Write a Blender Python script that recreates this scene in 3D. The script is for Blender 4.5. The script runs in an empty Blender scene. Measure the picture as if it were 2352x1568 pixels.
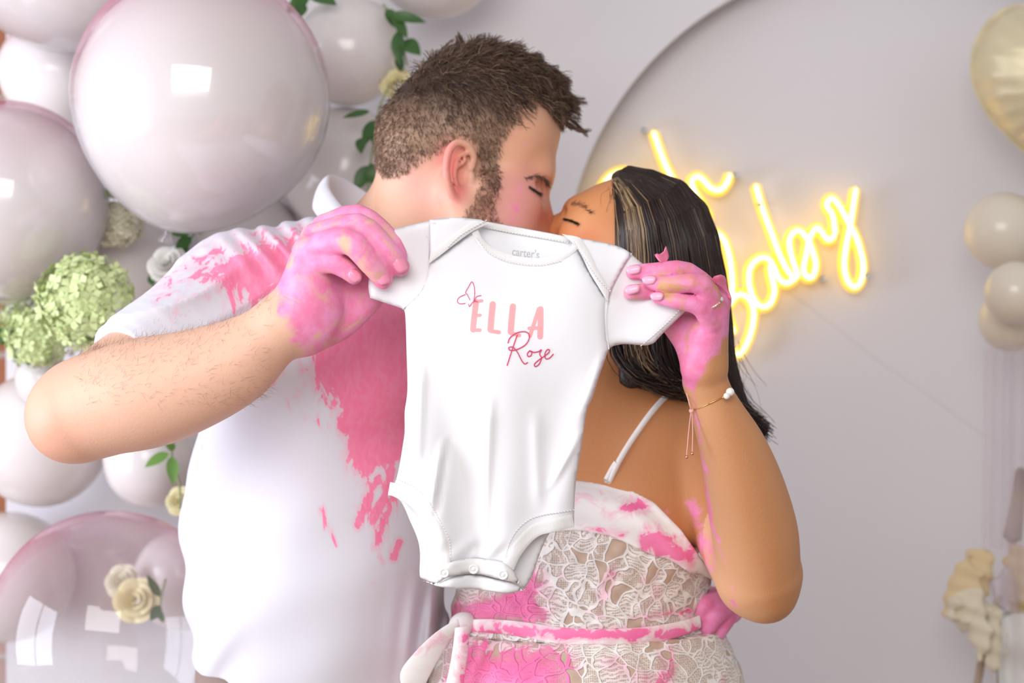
import bpy, math, random
import numpy as np
from mathutils import Vector, Matrix
from mathutils.geometry import delaunay_2d_cdt

random.seed(7)
RNG = np.random.default_rng(11)
SC = bpy.context.scene
COL = SC.collection

# ------------------------------------------------------------------ camera
FPX, CXP, CYP, CAMZ = 4000.0, 1176.0, 784.0, 1.40

def P(px, py, d):
    """point at distance d (m) that the lens sees at photo pixel px, py"""
    return np.array([(px - CXP) * d / FPX, d, CAMZ - (py - CYP) * d / FPX])

cam_d = bpy.data.cameras.new('camera')
cam = bpy.data.objects.new('camera', cam_d)
COL.objects.link(cam)
cam.location = (0, 0, CAMZ)
cam.rotation_euler = (math.pi / 2, 0, 0)
cam_d.sensor_width = 36.0
cam_d.lens = FPX / 2352.0 * 36.0
cam_d.clip_start = 0.05
cam_d.dof.use_dof = True
cam_d.dof.focus_distance = 1.80
cam_d.dof.aperture_fstop = 3.6
SC.camera = cam

# ------------------------------------------------------------------ world, lights, exposure
w = bpy.data.worlds.new('world')
SC.world = w
w.use_nodes = True
bg = w.node_tree.nodes['Background']
bg.inputs[0].default_value = (0.975, 0.965, 1.0, 1)
bg.inputs[1].default_value = 0.52

def area(name, loc, target, sx, sy, power, color):
    l = bpy.data.lights.new(name, 'AREA')
    l.shape = 'RECTANGLE'
    l.size, l.size_y, l.energy, l.color = sx, sy, power, color
    o = bpy.data.objects.new(name, l)
    COL.objects.link(o)
    o.location = loc
    o.rotation_euler = (Vector(target) - Vector(loc)).to_track_quat('-Z', 'Y').to_euler()
    return o

area('window_daylight', (-2.35, 1.05, 1.30), (0.2, 2.2, 1.20), 1.5, 1.7, 72, (0.83, 0.88, 1.0))
area('bounced_flash', (-0.30, 0.15, 1.98), (0.0, 2.0, 1.30), 1.2, 0.8, 21, (1.0, 0.97, 0.945))
SC.view_settings.view_transform = 'Standard'
SC.view_settings.look = 'None'
SC.view_settings.exposure = -0.05
SC.view_settings.gamma = 1.0
SC.view_settings.use_curve_mapping = False
SC.cycles.transparent_max_bounces = 14
SC.cycles.max_bounces = 4
SC.cycles.diffuse_bounces = 3
SC.cycles.glossy_bounces = 2
SC.cycles.adaptive_threshold = 0.05

# ------------------------------------------------------------------ helpers: objects
def tag(o, label=None, cat=None, group=None, kind=None):
    if label: o['label'] = label
    if cat: o['category'] = cat
    if group: o['group'] = group
    if kind: o['kind'] = kind
    return o

def empty(name, loc=(0, 0, 0)):
    o = bpy.data.objects.new(name, None)
    o.empty_display_size = 0.05
    o.location = loc
    COL.objects.link(o)
    return o

def meshobj(name, verts, faces, mat=None, parent=None, smooth=True, attrs=None):
    me = bpy.data.meshes.new(name)
    verts = np.asarray(verts, dtype=np.float32)
    if parent is not None:
        verts = verts - np.array(world_loc(parent), dtype=np.float32)
    if isinstance(faces, np.ndarray):
        nf, k = faces.shape
        me.vertices.add(len(verts))
        me.vertices.foreach_set('co', verts.ravel())
        me.loops.add(nf * k)
        me.loops.foreach_set('vertex_index', faces.astype(np.int32).ravel())
        me.polygons.add(nf)
        me.polygons.foreach_set('loop_start', np.arange(0, nf * k, k, dtype=np.int32))
        me.update(calc_edges=True)
    else:
        me.from_pydata([tuple(map(float, v)) for v in verts], [], [tuple(int(i) for i in f) for f in faces])
        me.update()
    if smooth:
        me.polygons.foreach_set('use_smooth', np.ones(len(me.polygons), dtype=bool))
    if attrs:
        for n, a in attrs.items():
            a = np.asarray(a, dtype=np.float32)
            if a.ndim == 1:
                at = me.attributes.new(n, 'FLOAT', 'POINT')
                at.data.foreach_set('value', a)
            else:
                if a.shape[1] == 3:
                    a = np.c_[a, np.ones(len(a), dtype=np.float32)]
                at = me.attributes.new(n, 'FLOAT_COLOR', 'POINT')
                at.data.foreach_set('color', a.astype(np.float32).ravel())
    me.validate()
    o = bpy.data.objects.new(name, me)
    COL.objects.link(o)
    if mat: me.materials.append(mat)
    if parent is not None: o.parent = parent
    return o

def world_loc(o):
    p = np.zeros(3)
    while o is not None:
        p += np.array(o.location)
        o = o.parent
    return p

def join_geo(parts):
    V, Fs, n = [], [], 0
    for v, f in parts:
        V.append(np.asarray(v, dtype=float))
        Fs += [tuple(int(i) + n for i in ff) for ff in f]
        n += len(v)
    return np.concatenate(V), Fs

# ------------------------------------------------------------------ helpers: materials
class NT:
    def __init__(self, name):
        self.m = bpy.data.materials.new(name)
        self.m.use_nodes = True
        self.t = self.m.node_tree
        self.n = self.t.nodes
        self.b = self.n['Principled BSDF']
        self.out = self.n['Material Output']
    def add(self, typ, **kw):
        nd = self.n.new(typ)
        for k, v in kw.items(): setattr(nd, k, v)
        return nd
    def link(self, a, b): self.t.links.new(a, b)
    def setin(self, nd, key, v):
        s = nd.inputs[key]
        if hasattr(v, 'is_linked') or hasattr(v, 'links'): self.link(v, s)
        else: s.default_value = v
    def coord(self, kind='Object'):
        return self.add('ShaderNodeTexCoord').outputs[kind]
    def attr(self, name, col=False):
        a = self.add('ShaderNodeAttribute', attribute_name=name)
        return a.outputs['Color' if col else 'Fac']
    def noise(self, scale, detail=3, rough=0.5, dist=0.0, vec=None, col=False):
        nd = self.add('ShaderNodeTexNoise')
        nd.inputs['Scale'].default_value = scale
        nd.inputs['Detail'].default_value = detail
        nd.inputs['Roughness'].default_value = rough
        nd.inputs['Distortion'].default_value = dist
        self.link(vec if vec is not None else self.coord(), nd.inputs['Vector'])
        return nd.outputs['Color' if col else 'Fac']
    def voro(self, scale, feature='F1', vec=None, out='Distance', rnd=1.0):
        nd = self.add('ShaderNodeTexVoronoi', feature=feature)
        nd.inputs['Scale'].default_value = scale
        nd.inputs['Randomness'].default_value = rnd
        self.link(vec if vec is not None else self.coord(), nd.inputs['Vector'])
        return nd.outputs[out]
    def mapping(self, vec, scale=(1, 1, 1), rot=(0, 0, 0), loc=(0, 0, 0)):
        nd = self.add('ShaderNodeMapping')
        nd.inputs['Scale'].default_value = scale
        nd.inputs['Rotation'].default_value = rot
        nd.inputs['Location'].default_value = loc
        self.link(vec, nd.inputs['Vector'])
        return nd.outputs[0]
    def math(self, op, a, b=None, c=None, clamp=False):
        nd = self.add('ShaderNodeMath', operation=op, use_clamp=clamp)
        for i, v in enumerate((a, b, c)):
            if v is not None: self.setin(nd, i, v)
        return nd.outputs[0]
    def smooth(self, v, lo, hi, a=0.0, b=1.0):
        nd = self.add('ShaderNodeMapRange', interpolation_type='SMOOTHSTEP')
        self.setin(nd, 'Value', v)
        for k, x in (('From Min', lo), ('From Max', hi), ('To Min', a), ('To Max', b)):
            self.setin(nd, k, x)
        return nd.outputs[0]
    def mix(self, f, a, b, mode='MIX'):
        nd = self.add('ShaderNodeMix', data_type='RGBA', blend_type=mode)
        for k, v in ((0, f), (6, a), (7, b)):
            if isinstance(v, tuple): nd.inputs[k].default_value = (*v[:3], 1)
            else: self.setin(nd, k, v)
        return nd.outputs[2]
    def bump(self, h, strength=0.3, dist=0.001, prev=None):
        nd = self.add('ShaderNodeBump')
        nd.inputs['Strength'].default_value = strength
        nd.inputs['Distance'].default_value = dist
        self.link(h, nd.inputs['Height'])
        if prev is not None: self.link(prev, nd.inputs['Normal'])
        return nd.outputs[0]
    def base(self, c):
        if isinstance(c, tuple): self.b.inputs['Base Color'].default_value = (*c[:3], 1)
        else: self.link(c, self.b.inputs['Base Color'])
        return self
    def rough(self, r):
        self.setin(self.b, 'Roughness', r)
        return self
    def normal(self, n):
        self.link(n, self.b.inputs['Normal'])
        return self

def srgb(r, g, b):
    f = lambda c: (c / 255 / 12.92) if c / 255 <= 0.04045 else ((c / 255 + 0.055) / 1.055) ** 2.4
    return (f(r), f(g), f(b))

def simple(name, col, rough=0.5, bumpscale=None, bumpstr=0.2, var=0.0, spec=None, varscale=6.0):
    m = NT(name)
    if var:
        n = m.noise(varscale, 4)
        c2 = tuple(max(0.0, c * (1 - var)) for c in col)
        m.base(m.mix(n, col, c2))
    else:
        m.base(col)
    m.rough(rough)
    if spec is not None: m.b.inputs['Specular IOR Level'].default_value = spec
    if bumpscale: m.normal(m.bump(m.noise(bumpscale, 4), bumpstr, 0.001))
    return m.m

# ------------------------------------------------------------------ helpers: implicit surfaces
def rot_y(deg):
    """rotation in the picture plane; positive turns the x axis upwards"""
    a = math.radians(deg)
    return np.array([[math.cos(a), 0, -math.sin(a)], [0, 1, 0], [math.sin(a), 0, math.cos(a)]])

def rot_z(deg):
    a = math.radians(deg)
    return np.array([[math.cos(a), -math.sin(a), 0], [math.sin(a), math.cos(a), 0], [0, 0, 1]])

class Sdf:
    def __init__(self): self.ops = []
    def _put(self, mode, fn, lo, hi, k): self.ops.append((mode, fn, np.asarray(lo, float), np.asarray(hi, float), k)); return self
    def ell(self, c, r, R=None, k=0.01, mode='add'):
        c = np.asarray(c, np.float32); r = np.asarray(r, np.float32)
        Rm = None if R is None else np.asarray(R, np.float32)
        def fn(p):
            q = p - c
            if Rm is not None: q = q @ Rm
            k0 = np.linalg.norm(q / r, axis=1)
            k1 = np.linalg.norm(q / (r * r), axis=1)
            return k0 * (k0 - 1.0) / np.maximum(k1, 1e-6)
        m = float(r.max())
        return self._put(mode, fn, c - m, c + m, k)
    def cap(self, a, b, ra, rb=None, k=0.008, flat=None, mode='add'):
        rb = ra if rb is None else rb
        a = np.asarray(a, np.float32); b = np.asarray(b, np.float32)
        ax = None
        if flat is not None:
            ax = np.asarray(flat[0], np.float32); ax = ax / np.linalg.norm(ax); fs = float(flat[1])
        def fn(p):
            pa = p - a; ba = b - a
            if ax is not None:
                pa = pa + np.outer(pa @ ax, ax) * (1 / fs - 1)
                ba = ba + ax * float(ba @ ax) * (1 / fs - 1)
            t = np.clip((pa @ ba) / max(float(ba @ ba), 1e-9), 0, 1)
            d = np.linalg.norm(pa - np.outer(t, ba), axis=1) - (ra + t * (rb - ra))
            if ax is not None and fs < 1: d = d * min(1.0, fs * 1.25)
            return d
        m = max(ra, rb) * (max(1.0, fs) if ax is not None else 1.0)
        return self._put(mode, fn, np.minimum(a, b) - m, np.maximum(a, b) + m, k)
    def chain(self, pts, rad, k=0.006, flat=None, mode='add', smooth=3):
        """one limb: a tapering tube along a smoothed polyline"""
        pts = np.asarray(pts, float); rad = np.asarray(rad, float)
        if smooth and len(pts) > 2:
            pr = crom(np.c_[pts, rad], smooth)
            pts, rad = pr[:, :3], pr[:, 3]
        P0 = pts.astype(np.float32)
        def fn(p):
            out = np.full(len(p), 9.0, np.float32)
            for i in range(len(P0) - 1):
                a, ba = P0[i], P0[i + 1] - P0[i]
                pa = p - a
                t = np.clip((pa @ ba) / max(float(ba @ ba), 1e-9), 0, 1)
                out = np.minimum(out, np.linalg.norm(pa - np.outer(t, ba), axis=1) - (rad[i] + t * (rad[i + 1] - rad[i])))
            return out
        m = float(rad.max())
        return self._put(mode, fn, P0.min(0) - m, P0.max(0) + m, k)
    def limb(self, pts, rad, k=0.02, mode='add'):
        """nearly straight limb: centre line and radius are smooth functions of the distance along its axis"""
        pts = np.asarray(pts, float); rad = np.asarray(rad, float)
        fine = crom(np.c_[pts, rad], 24)
        a = pts[0]; ax = pts[-1] - pts[0]; L = np.linalg.norm(ax); ax = ax / L
        tt = np.maximum.accumulate((fine[:, :3] - a) @ ax)
        g = np.linspace(0, L, 160)
        tab = np.stack([np.interp(g, tt, fine[:, i]) for i in range(4)], 1)
        ker = np.hanning(17); ker /= ker.sum()
        pad = np.vstack([tab[:1].repeat(8, 0), tab, tab[-1:].repeat(8, 0)])
        sm = np.stack([np.convolve(pad[:, i], ker, 'valid') for i in range(4)], 1).astype(np.float32)
        axf, af = ax.astype(np.float32), a.astype(np.float32)
        def fn(p):
            t = np.clip((p - af) @ axf, 0, L)
            u = t / L * 159; i = np.minimum(u.astype(int), 158); f = (u - i)[:, None]
            c = sm[i] * (1 - f) + sm[i + 1] * f
            return (np.linalg.norm(p - c[:, :3], axis=1) - c[:, 3]) * 0.95
        m = float(rad.max())
        return self._put(mode, fn, pts.min(0) - m, pts.max(0) + m, k)
    def inter(self, fn): return self._put('int', fn, [-9] * 3, [9] * 3, 0)
    def disp(self, fn, lo=(-9,) * 3, hi=(9,) * 3): return self._put('disp', fn, lo, hi, 0)
    def ev(self, pts, half):
        """pts (N, M, 3) grouped in cubes of half-diagonal half"""
        N, M, _ = pts.shape
        vals = np.full((N, M), 0.5, np.float32)
        cen = pts.mean(1)
        kmax = max(o[4] for o in self.ops)
        for mode, fn, lo, hi, k in self.ops:
            pad = half + 1.25 * kmax + 0.006
            m = np.all((cen > lo - pad) & (cen < hi + pad), axis=1)
            if not m.any(): continue
            sub = pts[m].reshape(-1, 3)
            d = fn(sub).astype(np.float32).reshape(-1, M)
            v = vals[m]
            if mode == 'add':
                if k > 0:
                    h = np.maximum(k - np.abs(v - d), 0) / k
                    v = np.minimum(v, d) - h * h * k * 0.25
                else: v = np.minimum(v, d)
            elif mode == 'sub':
                d = -d
                if k > 0:
                    h = np.maximum(k - np.abs(v - d), 0) / k
                    v = np.maximum(v, d) + h * h * k * 0.25
                else: v = np.maximum(v, d)
            elif mode == 'int': v = np.maximum(v, d)
            else: v = v + d
            vals[m] = v
        return vals
    def at(self, p):
        p = np.asarray(p, np.float32).reshape(-1, 1, 3)
        return self.ev(p, 0.03)[:, 0]
    def grad(self, p, e=0.0012):
        p = np.asarray(p, np.float32)
        g = np.stack([self.at(p + np.eye(3, dtype=np.float32)[i] * e) - self.at(p - np.eye(3, dtype=np.float32)[i] * e) for i in range(3)], 1)
        return g / np.maximum(np.linalg.norm(g, axis=1, keepdims=True), 1e-9)
    def project(self, p, it=4, off=0.0):
        p = np.asarray(p, np.float32).copy()
        for _ in range(it):
            p -= (self.at(p) - off)[:, None] * self.grad(p)
        return p
    def march(self, px, py, lo, hi, off=0.0, n=110):
        """first points along the lens rays through photo pixels that lie within off of the surface"""
        px = np.asarray(px, float); py = np.asarray(py, float)
        hit = np.full(len(px), np.nan)
        for d in np.linspace(lo, hi, n):
            todo = np.isnan(hit)
            if not todo.any(): break
            q = np.c_[(px[todo] - CXP) * d / FPX, np.full(todo.sum(), d), CAMZ - (py[todo] - CYP) * d / FPX]
            ok = self.at(q) < off
            idx = np.where(todo)[0][ok]
            hit[idx] = d
        good = ~np.isnan(hit)
        h_ = hit[good]
        return np.c_[(px[good] - CXP) * h_ / FPX, h_, CAMZ - (py[good] - CYP) * h_ / FPX], good
    def mesh(self, h, B=8):
        adds = [o for o in self.ops if o[0] == 'add']
        lo = np.min([o[2] for o in adds], 0) - 0.012
        hi = np.max([o[3] for o in adds], 0) + 0.012
        nb = np.ceil((hi - lo) / (h * B)).astype(int)
        I = np.stack(np.meshgrid(*[np.arange(n) for n in nb], indexing='ij'), -1).reshape(-1, 3)
        half = h * B * 0.867
        cen = (lo + (I + 0.5) * h * B).astype(np.float32)
        v = self.ev(cen[:, None, :], half)[:, 0]
        I = I[np.abs(v) < half * 1.6 + 0.004]
        loc = np.stack(np.meshgrid(*[np.arange(B + 1)] * 3, indexing='ij'), -1).reshape(-1, 3)
        cells_id, cells_p, edges = [], [], []
        NY, NZ = (nb[1] + 1) * B, (nb[2] + 1) * B
        gid = lambda g: (g[..., 0].astype(np.int64) * NY + g[..., 1]) * NZ + g[..., 2]
        corners = np.array([(i, j, k) for i in (0, 1) for j in (0, 1) for k in (0, 1)])
        epairs = [(a, b) for a in range(8) for b in range(a + 1, 8) if np.abs(corners[a] - corners[b]).sum() == 1]
        for s in range(0, len(I), 3000):
            Ib = I[s:s + 3000]
            g0 = Ib * B
            pts = (lo + (g0[:, None, :] + loc[None]) * h).astype(np.float32)
            V = self.ev(pts, half).reshape(-1, B + 1, B + 1, B + 1)
            S = V < 0
            cv = np.stack([V[:, c[0]:c[0] + B, c[1]:c[1] + B, c[2]:c[2] + B] for c in corners], -1)
            cnt = (cv < 0).sum(-1)
            act = np.argwhere((cnt > 0) & (cnt < 8))
            if len(act) == 0: continue
            vals = cv[act[:, 0], act[:, 1], act[:, 2], act[:, 3]]
            g = g0[act[:, 0]] + act[:, 1:]
            acc = np.zeros((len(act), 3)); num = np.zeros(len(act))
            for a, b in epairs:
                va, vb = vals[:, a], vals[:, b]
                m = (va < 0) != (vb < 0)
                t = np.where(m, va / np.where(m, va - vb, 1), 0)
                acc += np.where(m[:, None], corners[a] + t[:, None] * (corners[b] - corners[a]), 0)
                num += m
            cells_id.append(gid(g)); cells_p.append(lo + (g + acc / num[:, None]) * h)
            for ax in range(3):
                sl0 = S[:, :B, :B, :B]
                sl1 = S[:, (1 if ax == 0 else 0):B + (1 if ax == 0 else 0), (1 if ax == 1 else 0):B + (1 if ax == 1 else 0), (1 if ax == 2 else 0):B + (1 if ax == 2 else 0)]
                e = np.argwhere(sl0 != sl1)
                if len(e) == 0: continue
                edges.append((ax, g0[e[:, 0]] + e[:, 1:], sl0[e[:, 0], e[:, 1], e[:, 2], e[:, 3]]))
        ids = np.concatenate(cells_id); pos = np.concatenate(cells_p)
        o = np.argsort(ids); ids, pos = ids[o], pos[o]
        quads = []
        for ax, g, inside in edges:
            u, w_ = [(1, 2), (2, 0), (0, 1)][ax]
            du = np.zeros(3, int); du[u] = 1
            dw = np.zeros(3, int); dw[w_] = 1
            q = np.stack([gid(g - du - dw), gid(g - dw), gid(g), gid(g - du)], 1)
            ix = np.clip(np.searchsorted(ids, q), 0, len(ids) - 1)
            ok = np.all(ids[ix] == q, axis=1)
            ix = ix[ok]; ins = inside[ok]
            ix[~ins] = ix[~ins][:, ::-1]
            quads.append(ix)
        return pos, np.concatenate(quads)

# ------------------------------------------------------------------ helpers: curves, sheets, strands
def crom(pts, n=8, closed=False):
    p = np.asarray(pts, float)
    m = len(p)
    out = []
    rng = range(m if closed else m - 1)
    for i in rng:
        if closed: a, b, c, d = p[(i - 1) % m], p[i], p[(i + 1) % m], p[(i + 2) % m]
        else: a, b, c, d = p[max(i - 1, 0)], p[i], p[i + 1], p[min(i + 2, m - 1)]
        t = np.linspace(0, 1, n, endpoint=False)[:, None]
        out.append(0.5 * (2 * b + (c - a) * t + (2 * a - 5 * b + 4 * c - d) * t ** 2 + (3 * b - a - 3 * c + d) * t ** 3))
    out = np.concatenate(out)
    return out if closed else np.vstack([out, p[-1]])

def tube(pts, r, sides=8, caps=True, closed=False):
    p = np.asarray(pts, float); n = len(p)
    r = np.broadcast_to(np.asarray(r, float), (n,))
    if closed: t = np.roll(p, -1, 0) - np.roll(p, 1, 0)
    else: t = np.gradient(p, axis=0)
    t /= np.maximum(np.linalg.norm(t, axis=1, keepdims=True), 1e-12)
    up = np.array([0, -1.0, 0]) if abs(t[0][1]) < 0.9 else np.array([1.0, 0, 0])
    V, Fs = [], []
    for i in range(n):
        s = np.cross(t[i], up); s /= max(np.linalg.norm(s), 1e-9)
        up = np.cross(s, t[i])
        for j in range(sides):
            a = 2 * math.pi * j / sides
            V.append(p[i] + r[i] * (math.cos(a) * s + math.sin(a) * up))
    for i in range(n if closed else n - 1):
        i2 = (i + 1) % n
        for j in range(sides):
            k = (j + 1) % sides
            Fs.append((i * sides + j, i2 * sides + j, i2 * sides + k, i * sides + k))
    if caps and not closed:
        for i, e, sg in ((0, 0, -1), (n - 1, n - 1, 1)):
            V.append(p[e] + t[e] * r[e] * 0.7 * sg)
            c = len(V) - 1
            for j in range(sides):
                k = (j + 1) % sides
                Fs.append((i * sides + j, i * sides + k, c) if sg > 0 else (i * sides + k, i * sides + j, c))
    return np.array(V), Fs

def poly_dist(pts, poly):
    """distance of 2-D points to a closed polygon's outline"""
    d = np.full(len(pts), 1e9)
    m = len(poly)
    for i in range(m):
        a, b = poly[i], poly[(i + 1) % m]
        ba = b - a
        t = np.clip(((pts - a) @ ba) / max(ba @ ba, 1e-12), 0, 1)
        d = np.minimum(d, np.linalg.norm(pts - a - t[:, None] * ba, axis=1))
    return d

def in_poly(pts, poly):
    x, y = pts[:, 0], pts[:, 1]
    ins = np.zeros(len(pts), bool)
    m = len(poly)
    for i in range(m):
        (x1, y1), (x2, y2) = poly[i], poly[(i + 1) % m]
        c = (y1 > y) != (y2 > y)
        with np.errstate(divide='ignore', invalid='ignore'):
            ins ^= c & (x < (x2 - x1) * (y - y1) / (y2 - y1 + 1e-12) + x1)
    return ins

def sheet(poly, dref, depth, t=0.002, r=None, sp=8.0, one_sided=False):
    """soft slab with the outline poly (photo pixels at distance dref), its mid depth given by depth(px, py) in metres"""
    poly = np.asarray(poly, float)
    # resample outline
    out = []
    for i in range(len(poly)):
        a, b = poly[i], poly[(i + 1) % len(poly)]
        n = max(1, int(np.linalg.norm(b - a) / sp))
        for k in range(n): out.append(a + (b - a) * k / n)
    out = np.array(out)
    lo, hi = out.min(0), out.max(0)
    gx, gy = np.meshgrid(np.arange(lo[0] + sp / 2, hi[0], sp), np.arange(lo[1] + sp / 2, hi[1], sp))
    g = np.c_[gx.ravel(), gy.ravel()]
    g[:, 0] += (np.round((g[:, 1] - lo[1]) / sp) % 2) * sp * 0.5
    g = g[in_poly(g, out)]
    if len(g): g = g[poly_dist(g, out) > sp * 0.45]
    allp = np.vstack([out, g]) if len(g) else out
    nb = len(out)
    v2, _, f2, ov, _, _ = delaunay_2d_cdt([Vector(p) for p in allp], [(i, (i + 1) % nb) for i in range(nb)], [], 1, 1e-5)
    v2 = np.array([(v.x, v.y) for v in v2])
    cen = np.array([v2[list(f)].mean(0) for f in f2])
    keep = in_poly(cen, out)
    f2 = [tuple(f) for f, k in zip(f2, keep) if k]
    bd = poly_dist(v2, out)
    r = r if r is not None else t * FPX / dref * 1.5
    gfac = np.sqrt(np.clip(1 - (1 - np.clip(bd / r, 0, 1)) ** 2, 0, 1))
    yc = depth(v2[:, 0], v2[:, 1])
    s = dref / FPX
    X, Z = (v2[:, 0] - CXP) * s, CAMZ - (v2[:, 1] - CYP) * s
    front = np.c_[X, yc - t * gfac, Z]
    if one_sided:
        return front, [f if _ccw(v2, f) else f[::-1] for f in f2]
    back = np.c_[X, yc + t * gfac, Z]
    n = len(v2)
    onb = bd < 1e-4
    global OUTLINE
    OUTLINE = np.concatenate([onb, np.zeros(n, bool)])
    bi = np.where(onb, np.arange(n), np.arange(n) + n)
    faces = []
    for f in f2:
        ff = f if _ccw(v2, f) else f[::-1]
        faces.append(ff)
        faces.append(tuple(bi[i] for i in ff[::-1]))
    return np.vstack([front, back]), faces

def _ccw(v, f):
    a, b, c = v[f[0]], v[f[1]], v[f[2]]
    # picture coordinates have y down: a front face seen from the camera turns this way
    return (b[0] - a[0]) * (c[1] - a[1]) - (b[1] - a[1]) * (c[0] - a[0]) < 0

def ribbon(pts2, width, dref, depth, lift=0.0006, n=6, rounded=True):
    """flat printed stroke of a given width (pixels) lying on the surface depth"""
    c = crom(pts2, n) if len(pts2) > 2 else np.linspace(pts2[0], pts2[1], 8)
    w_ = np.broadcast_to(np.asarray(width, float), (len(c),)) if np.ndim(width) == 0 else np.interp(np.linspace(0, 1, len(c)), np.linspace(0, 1, len(width)), width)
    t = np.gradient(c, axis=0); t /= np.maximum(np.linalg.norm(t, axis=1, keepdims=True), 1e-9)
    nrm = np.c_[-t[:, 1], t[:, 0]]
    L = c + nrm * w_[:, None] / 2; R = c - nrm * w_[:, None] / 2
    pts = [np.vstack([L, R])]
    faces = []
    m = len(c)
    for i in range(m - 1): faces.append((i, i + 1, m + i + 1, m + i))
    k = 2 * m
    if rounded:
        for e, sg in ((0, -1), (m - 1, 1)):
            arc = []
            base = math.atan2(nrm[e][1], nrm[e][0])
            for j in range(1, 6):
                a = base - sg * math.pi * j / 6
                arc.append(c[e] + w_[e] / 2 * np.array([math.cos(a), math.sin(a)]))
            pts.append(np.array(arc))
            idx = [e] + list(range(k, k + 5)) + [m + e]
            faces.append(tuple(idx)); k += 5
    p2 = np.vstack(pts)
    s = dref / FPX
    V = np.c_[(p2[:, 0] - CXP) * s, depth(p2[:, 0], p2[:, 1]) - lift, CAMZ - (p2[:, 1] - CYP) * s]
    return V, faces

def strands(name, paths, r0, r1, mat, parent, var=None, sides=3):
    """paths (N, K, 3): hair locks as thin tapering prisms"""
    paths = np.asarray(paths, np.float32)
    N, K, _ = paths.shape
    t = np.gradient(paths, axis=1)
    t /= np.maximum(np.linalg.norm(t, axis=2, keepdims=True), 1e-9)
    ref = RNG.normal(size=(N, 1, 3))
    s = np.cross(t, ref); s /= np.maximum(np.linalg.norm(s, axis=2, keepdims=True), 1e-9)
    u = np.cross(s, t)
    tt = np.linspace(0, 1, K)[None, :, None]
    r0 = np.broadcast_to(np.asarray(r0, float), (N,))[:, None, None]
    r = r0 + (r1 - r0) * tt ** 1.5
    rings = [paths + r * (math.cos(a) * s + math.sin(a) * u) for a in np.arange(sides) * 2 * math.pi / sides]
    V = np.stack(rings, 2).reshape(-1, 3)
    base = (np.arange(N)[:, None, None] * K + np.arange(K - 1)[None, :, None]) * sides
    j = np.arange(sides)[None, None, :]; k = (j + 1) % sides
    q = np.stack([base + j, base + k, base + sides + k, base + sides + j], -1).reshape(-1, 4)
    at = {'var': np.repeat(np.asarray(var if var is not None else RNG.random(N), np.float32), K * sides)}
    return meshobj(name, V, q, mat, parent, True, at)

def lathe(profile, n=32):
    """profile: list of (radius, z)"""
    V, Fs = [], []
    for (r, z) in profile:
        for j in range(n):
            a = 2 * math.pi * j / n
            V.append((r * math.cos(a), r * math.sin(a), z))
    for i in range(len(profile) - 1):
        for j in range(n):
            k = (j + 1) % n
            Fs.append((i * n + j, i * n + k, (i + 1) * n + k, (i + 1) * n + j))
    return np.array(V), Fs

def box(lo, hi):
    (x0, y0, z0), (x1, y1, z1) = lo, hi
    V = [(x0, y0, z0), (x1, y0, z0), (x1, y1, z0), (x0, y1, z0), (x0, y0, z1), (x1, y0, z1), (x1, y1, z1), (x0, y1, z1)]
    Fs = [(0, 3, 2, 1), (4, 5, 6, 7), (0, 1, 5, 4), (1, 2, 6, 5), (2, 3, 7, 6), (3, 0, 4, 7)]
    return np.array(V, float), Fs

# ------------------------------------------------------------------ the setting
M_BOARD = NT('painted_board')
M_BOARD.base(M_BOARD.mix(M_BOARD.noise(1.5, 1), srgb(234, 230, 233), srgb(229, 225, 229))).rough(0.62)
M_BOARD = M_BOARD.m
M_FLOOR = NT('floor_planks')
_n = M_FLOOR.noise(3, 6, vec=M_FLOOR.mapping(M_FLOOR.coord(), (1, 9, 1)))
M_FLOOR.base(M_FLOOR.mix(_n, srgb(178, 150, 125), srgb(150, 122, 98))).rough(0.45)
M_FLOOR = M_FLOOR.m
M_MORTAR = simple('mortar', srgb(205, 190, 178), 0.9, 120, 0.3)
M_BRICK = simple('fired_brick', srgb(186, 118, 84), 0.85, 90, 0.4, var=0.35, varscale=14)
M_WHITEWOOD = simple('white_paint', srgb(235, 233, 230), 0.4)

v, f = box((-2.6, -1.6, -0.05), (2.6, 3.2, 0.0))
tag(meshobj('floor', v, f, M_FLOOR, smooth=False), kind='structure', label='pale wooden floor under the couple')
WB = 3.0
v, f = box((-2.6, WB, 0.0), (2.6, WB + 0.12, 2.9))
wall = tag(meshobj('wall_back', v, f, M_MORTAR, smooth=False), kind='structure', label='red brick wall behind the white backdrop')
bv, bf = box((-0.104, -0.012, -0.031), (0.104, 0.004, 0.031))
brick0 = None
for r_ in range(28):
    for c_ in range(7):
        o = meshobj('brick', bv, bf, M_BRICK, None, False) if brick0 is None else brick0.copy()
        if brick0 is None: brick0 = o
        else: COL.objects.link(o)
        o.parent = wall
        o.location = (-1.88 + c_ * 0.22 + (0.11 if r_ % 2 else 0), WB - random.uniform(0, 0.004), 0.60 + r_ * 0.074)

# window wall on the left: the frame the daylight comes through
def bars(parts): return join_geo([box(a, b) for a, b in parts])
v, f = bars([((-2.27, 0.20, 0.40), (-2.22, 0.26, 2.20)), ((-2.27, 1.84, 0.40), (-2.22, 1.90, 2.20)),
             ((-2.27, 0.20, 2.14), (-2.22, 1.90, 2.20)), ((-2.27, 0.20, 0.40), (-2.22, 1.90, 0.46)),
             ((-2.27, 1.03, 0.46), (-2.23, 1.07, 2.14))])
R_ = Matrix.Rotation(math.radians(0), 4, 'Z')
tag(meshobj('window_1', v, f, M_WHITEWOOD, smooth=False), kind='structure', label='white window frame on the left of the couple')

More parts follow.
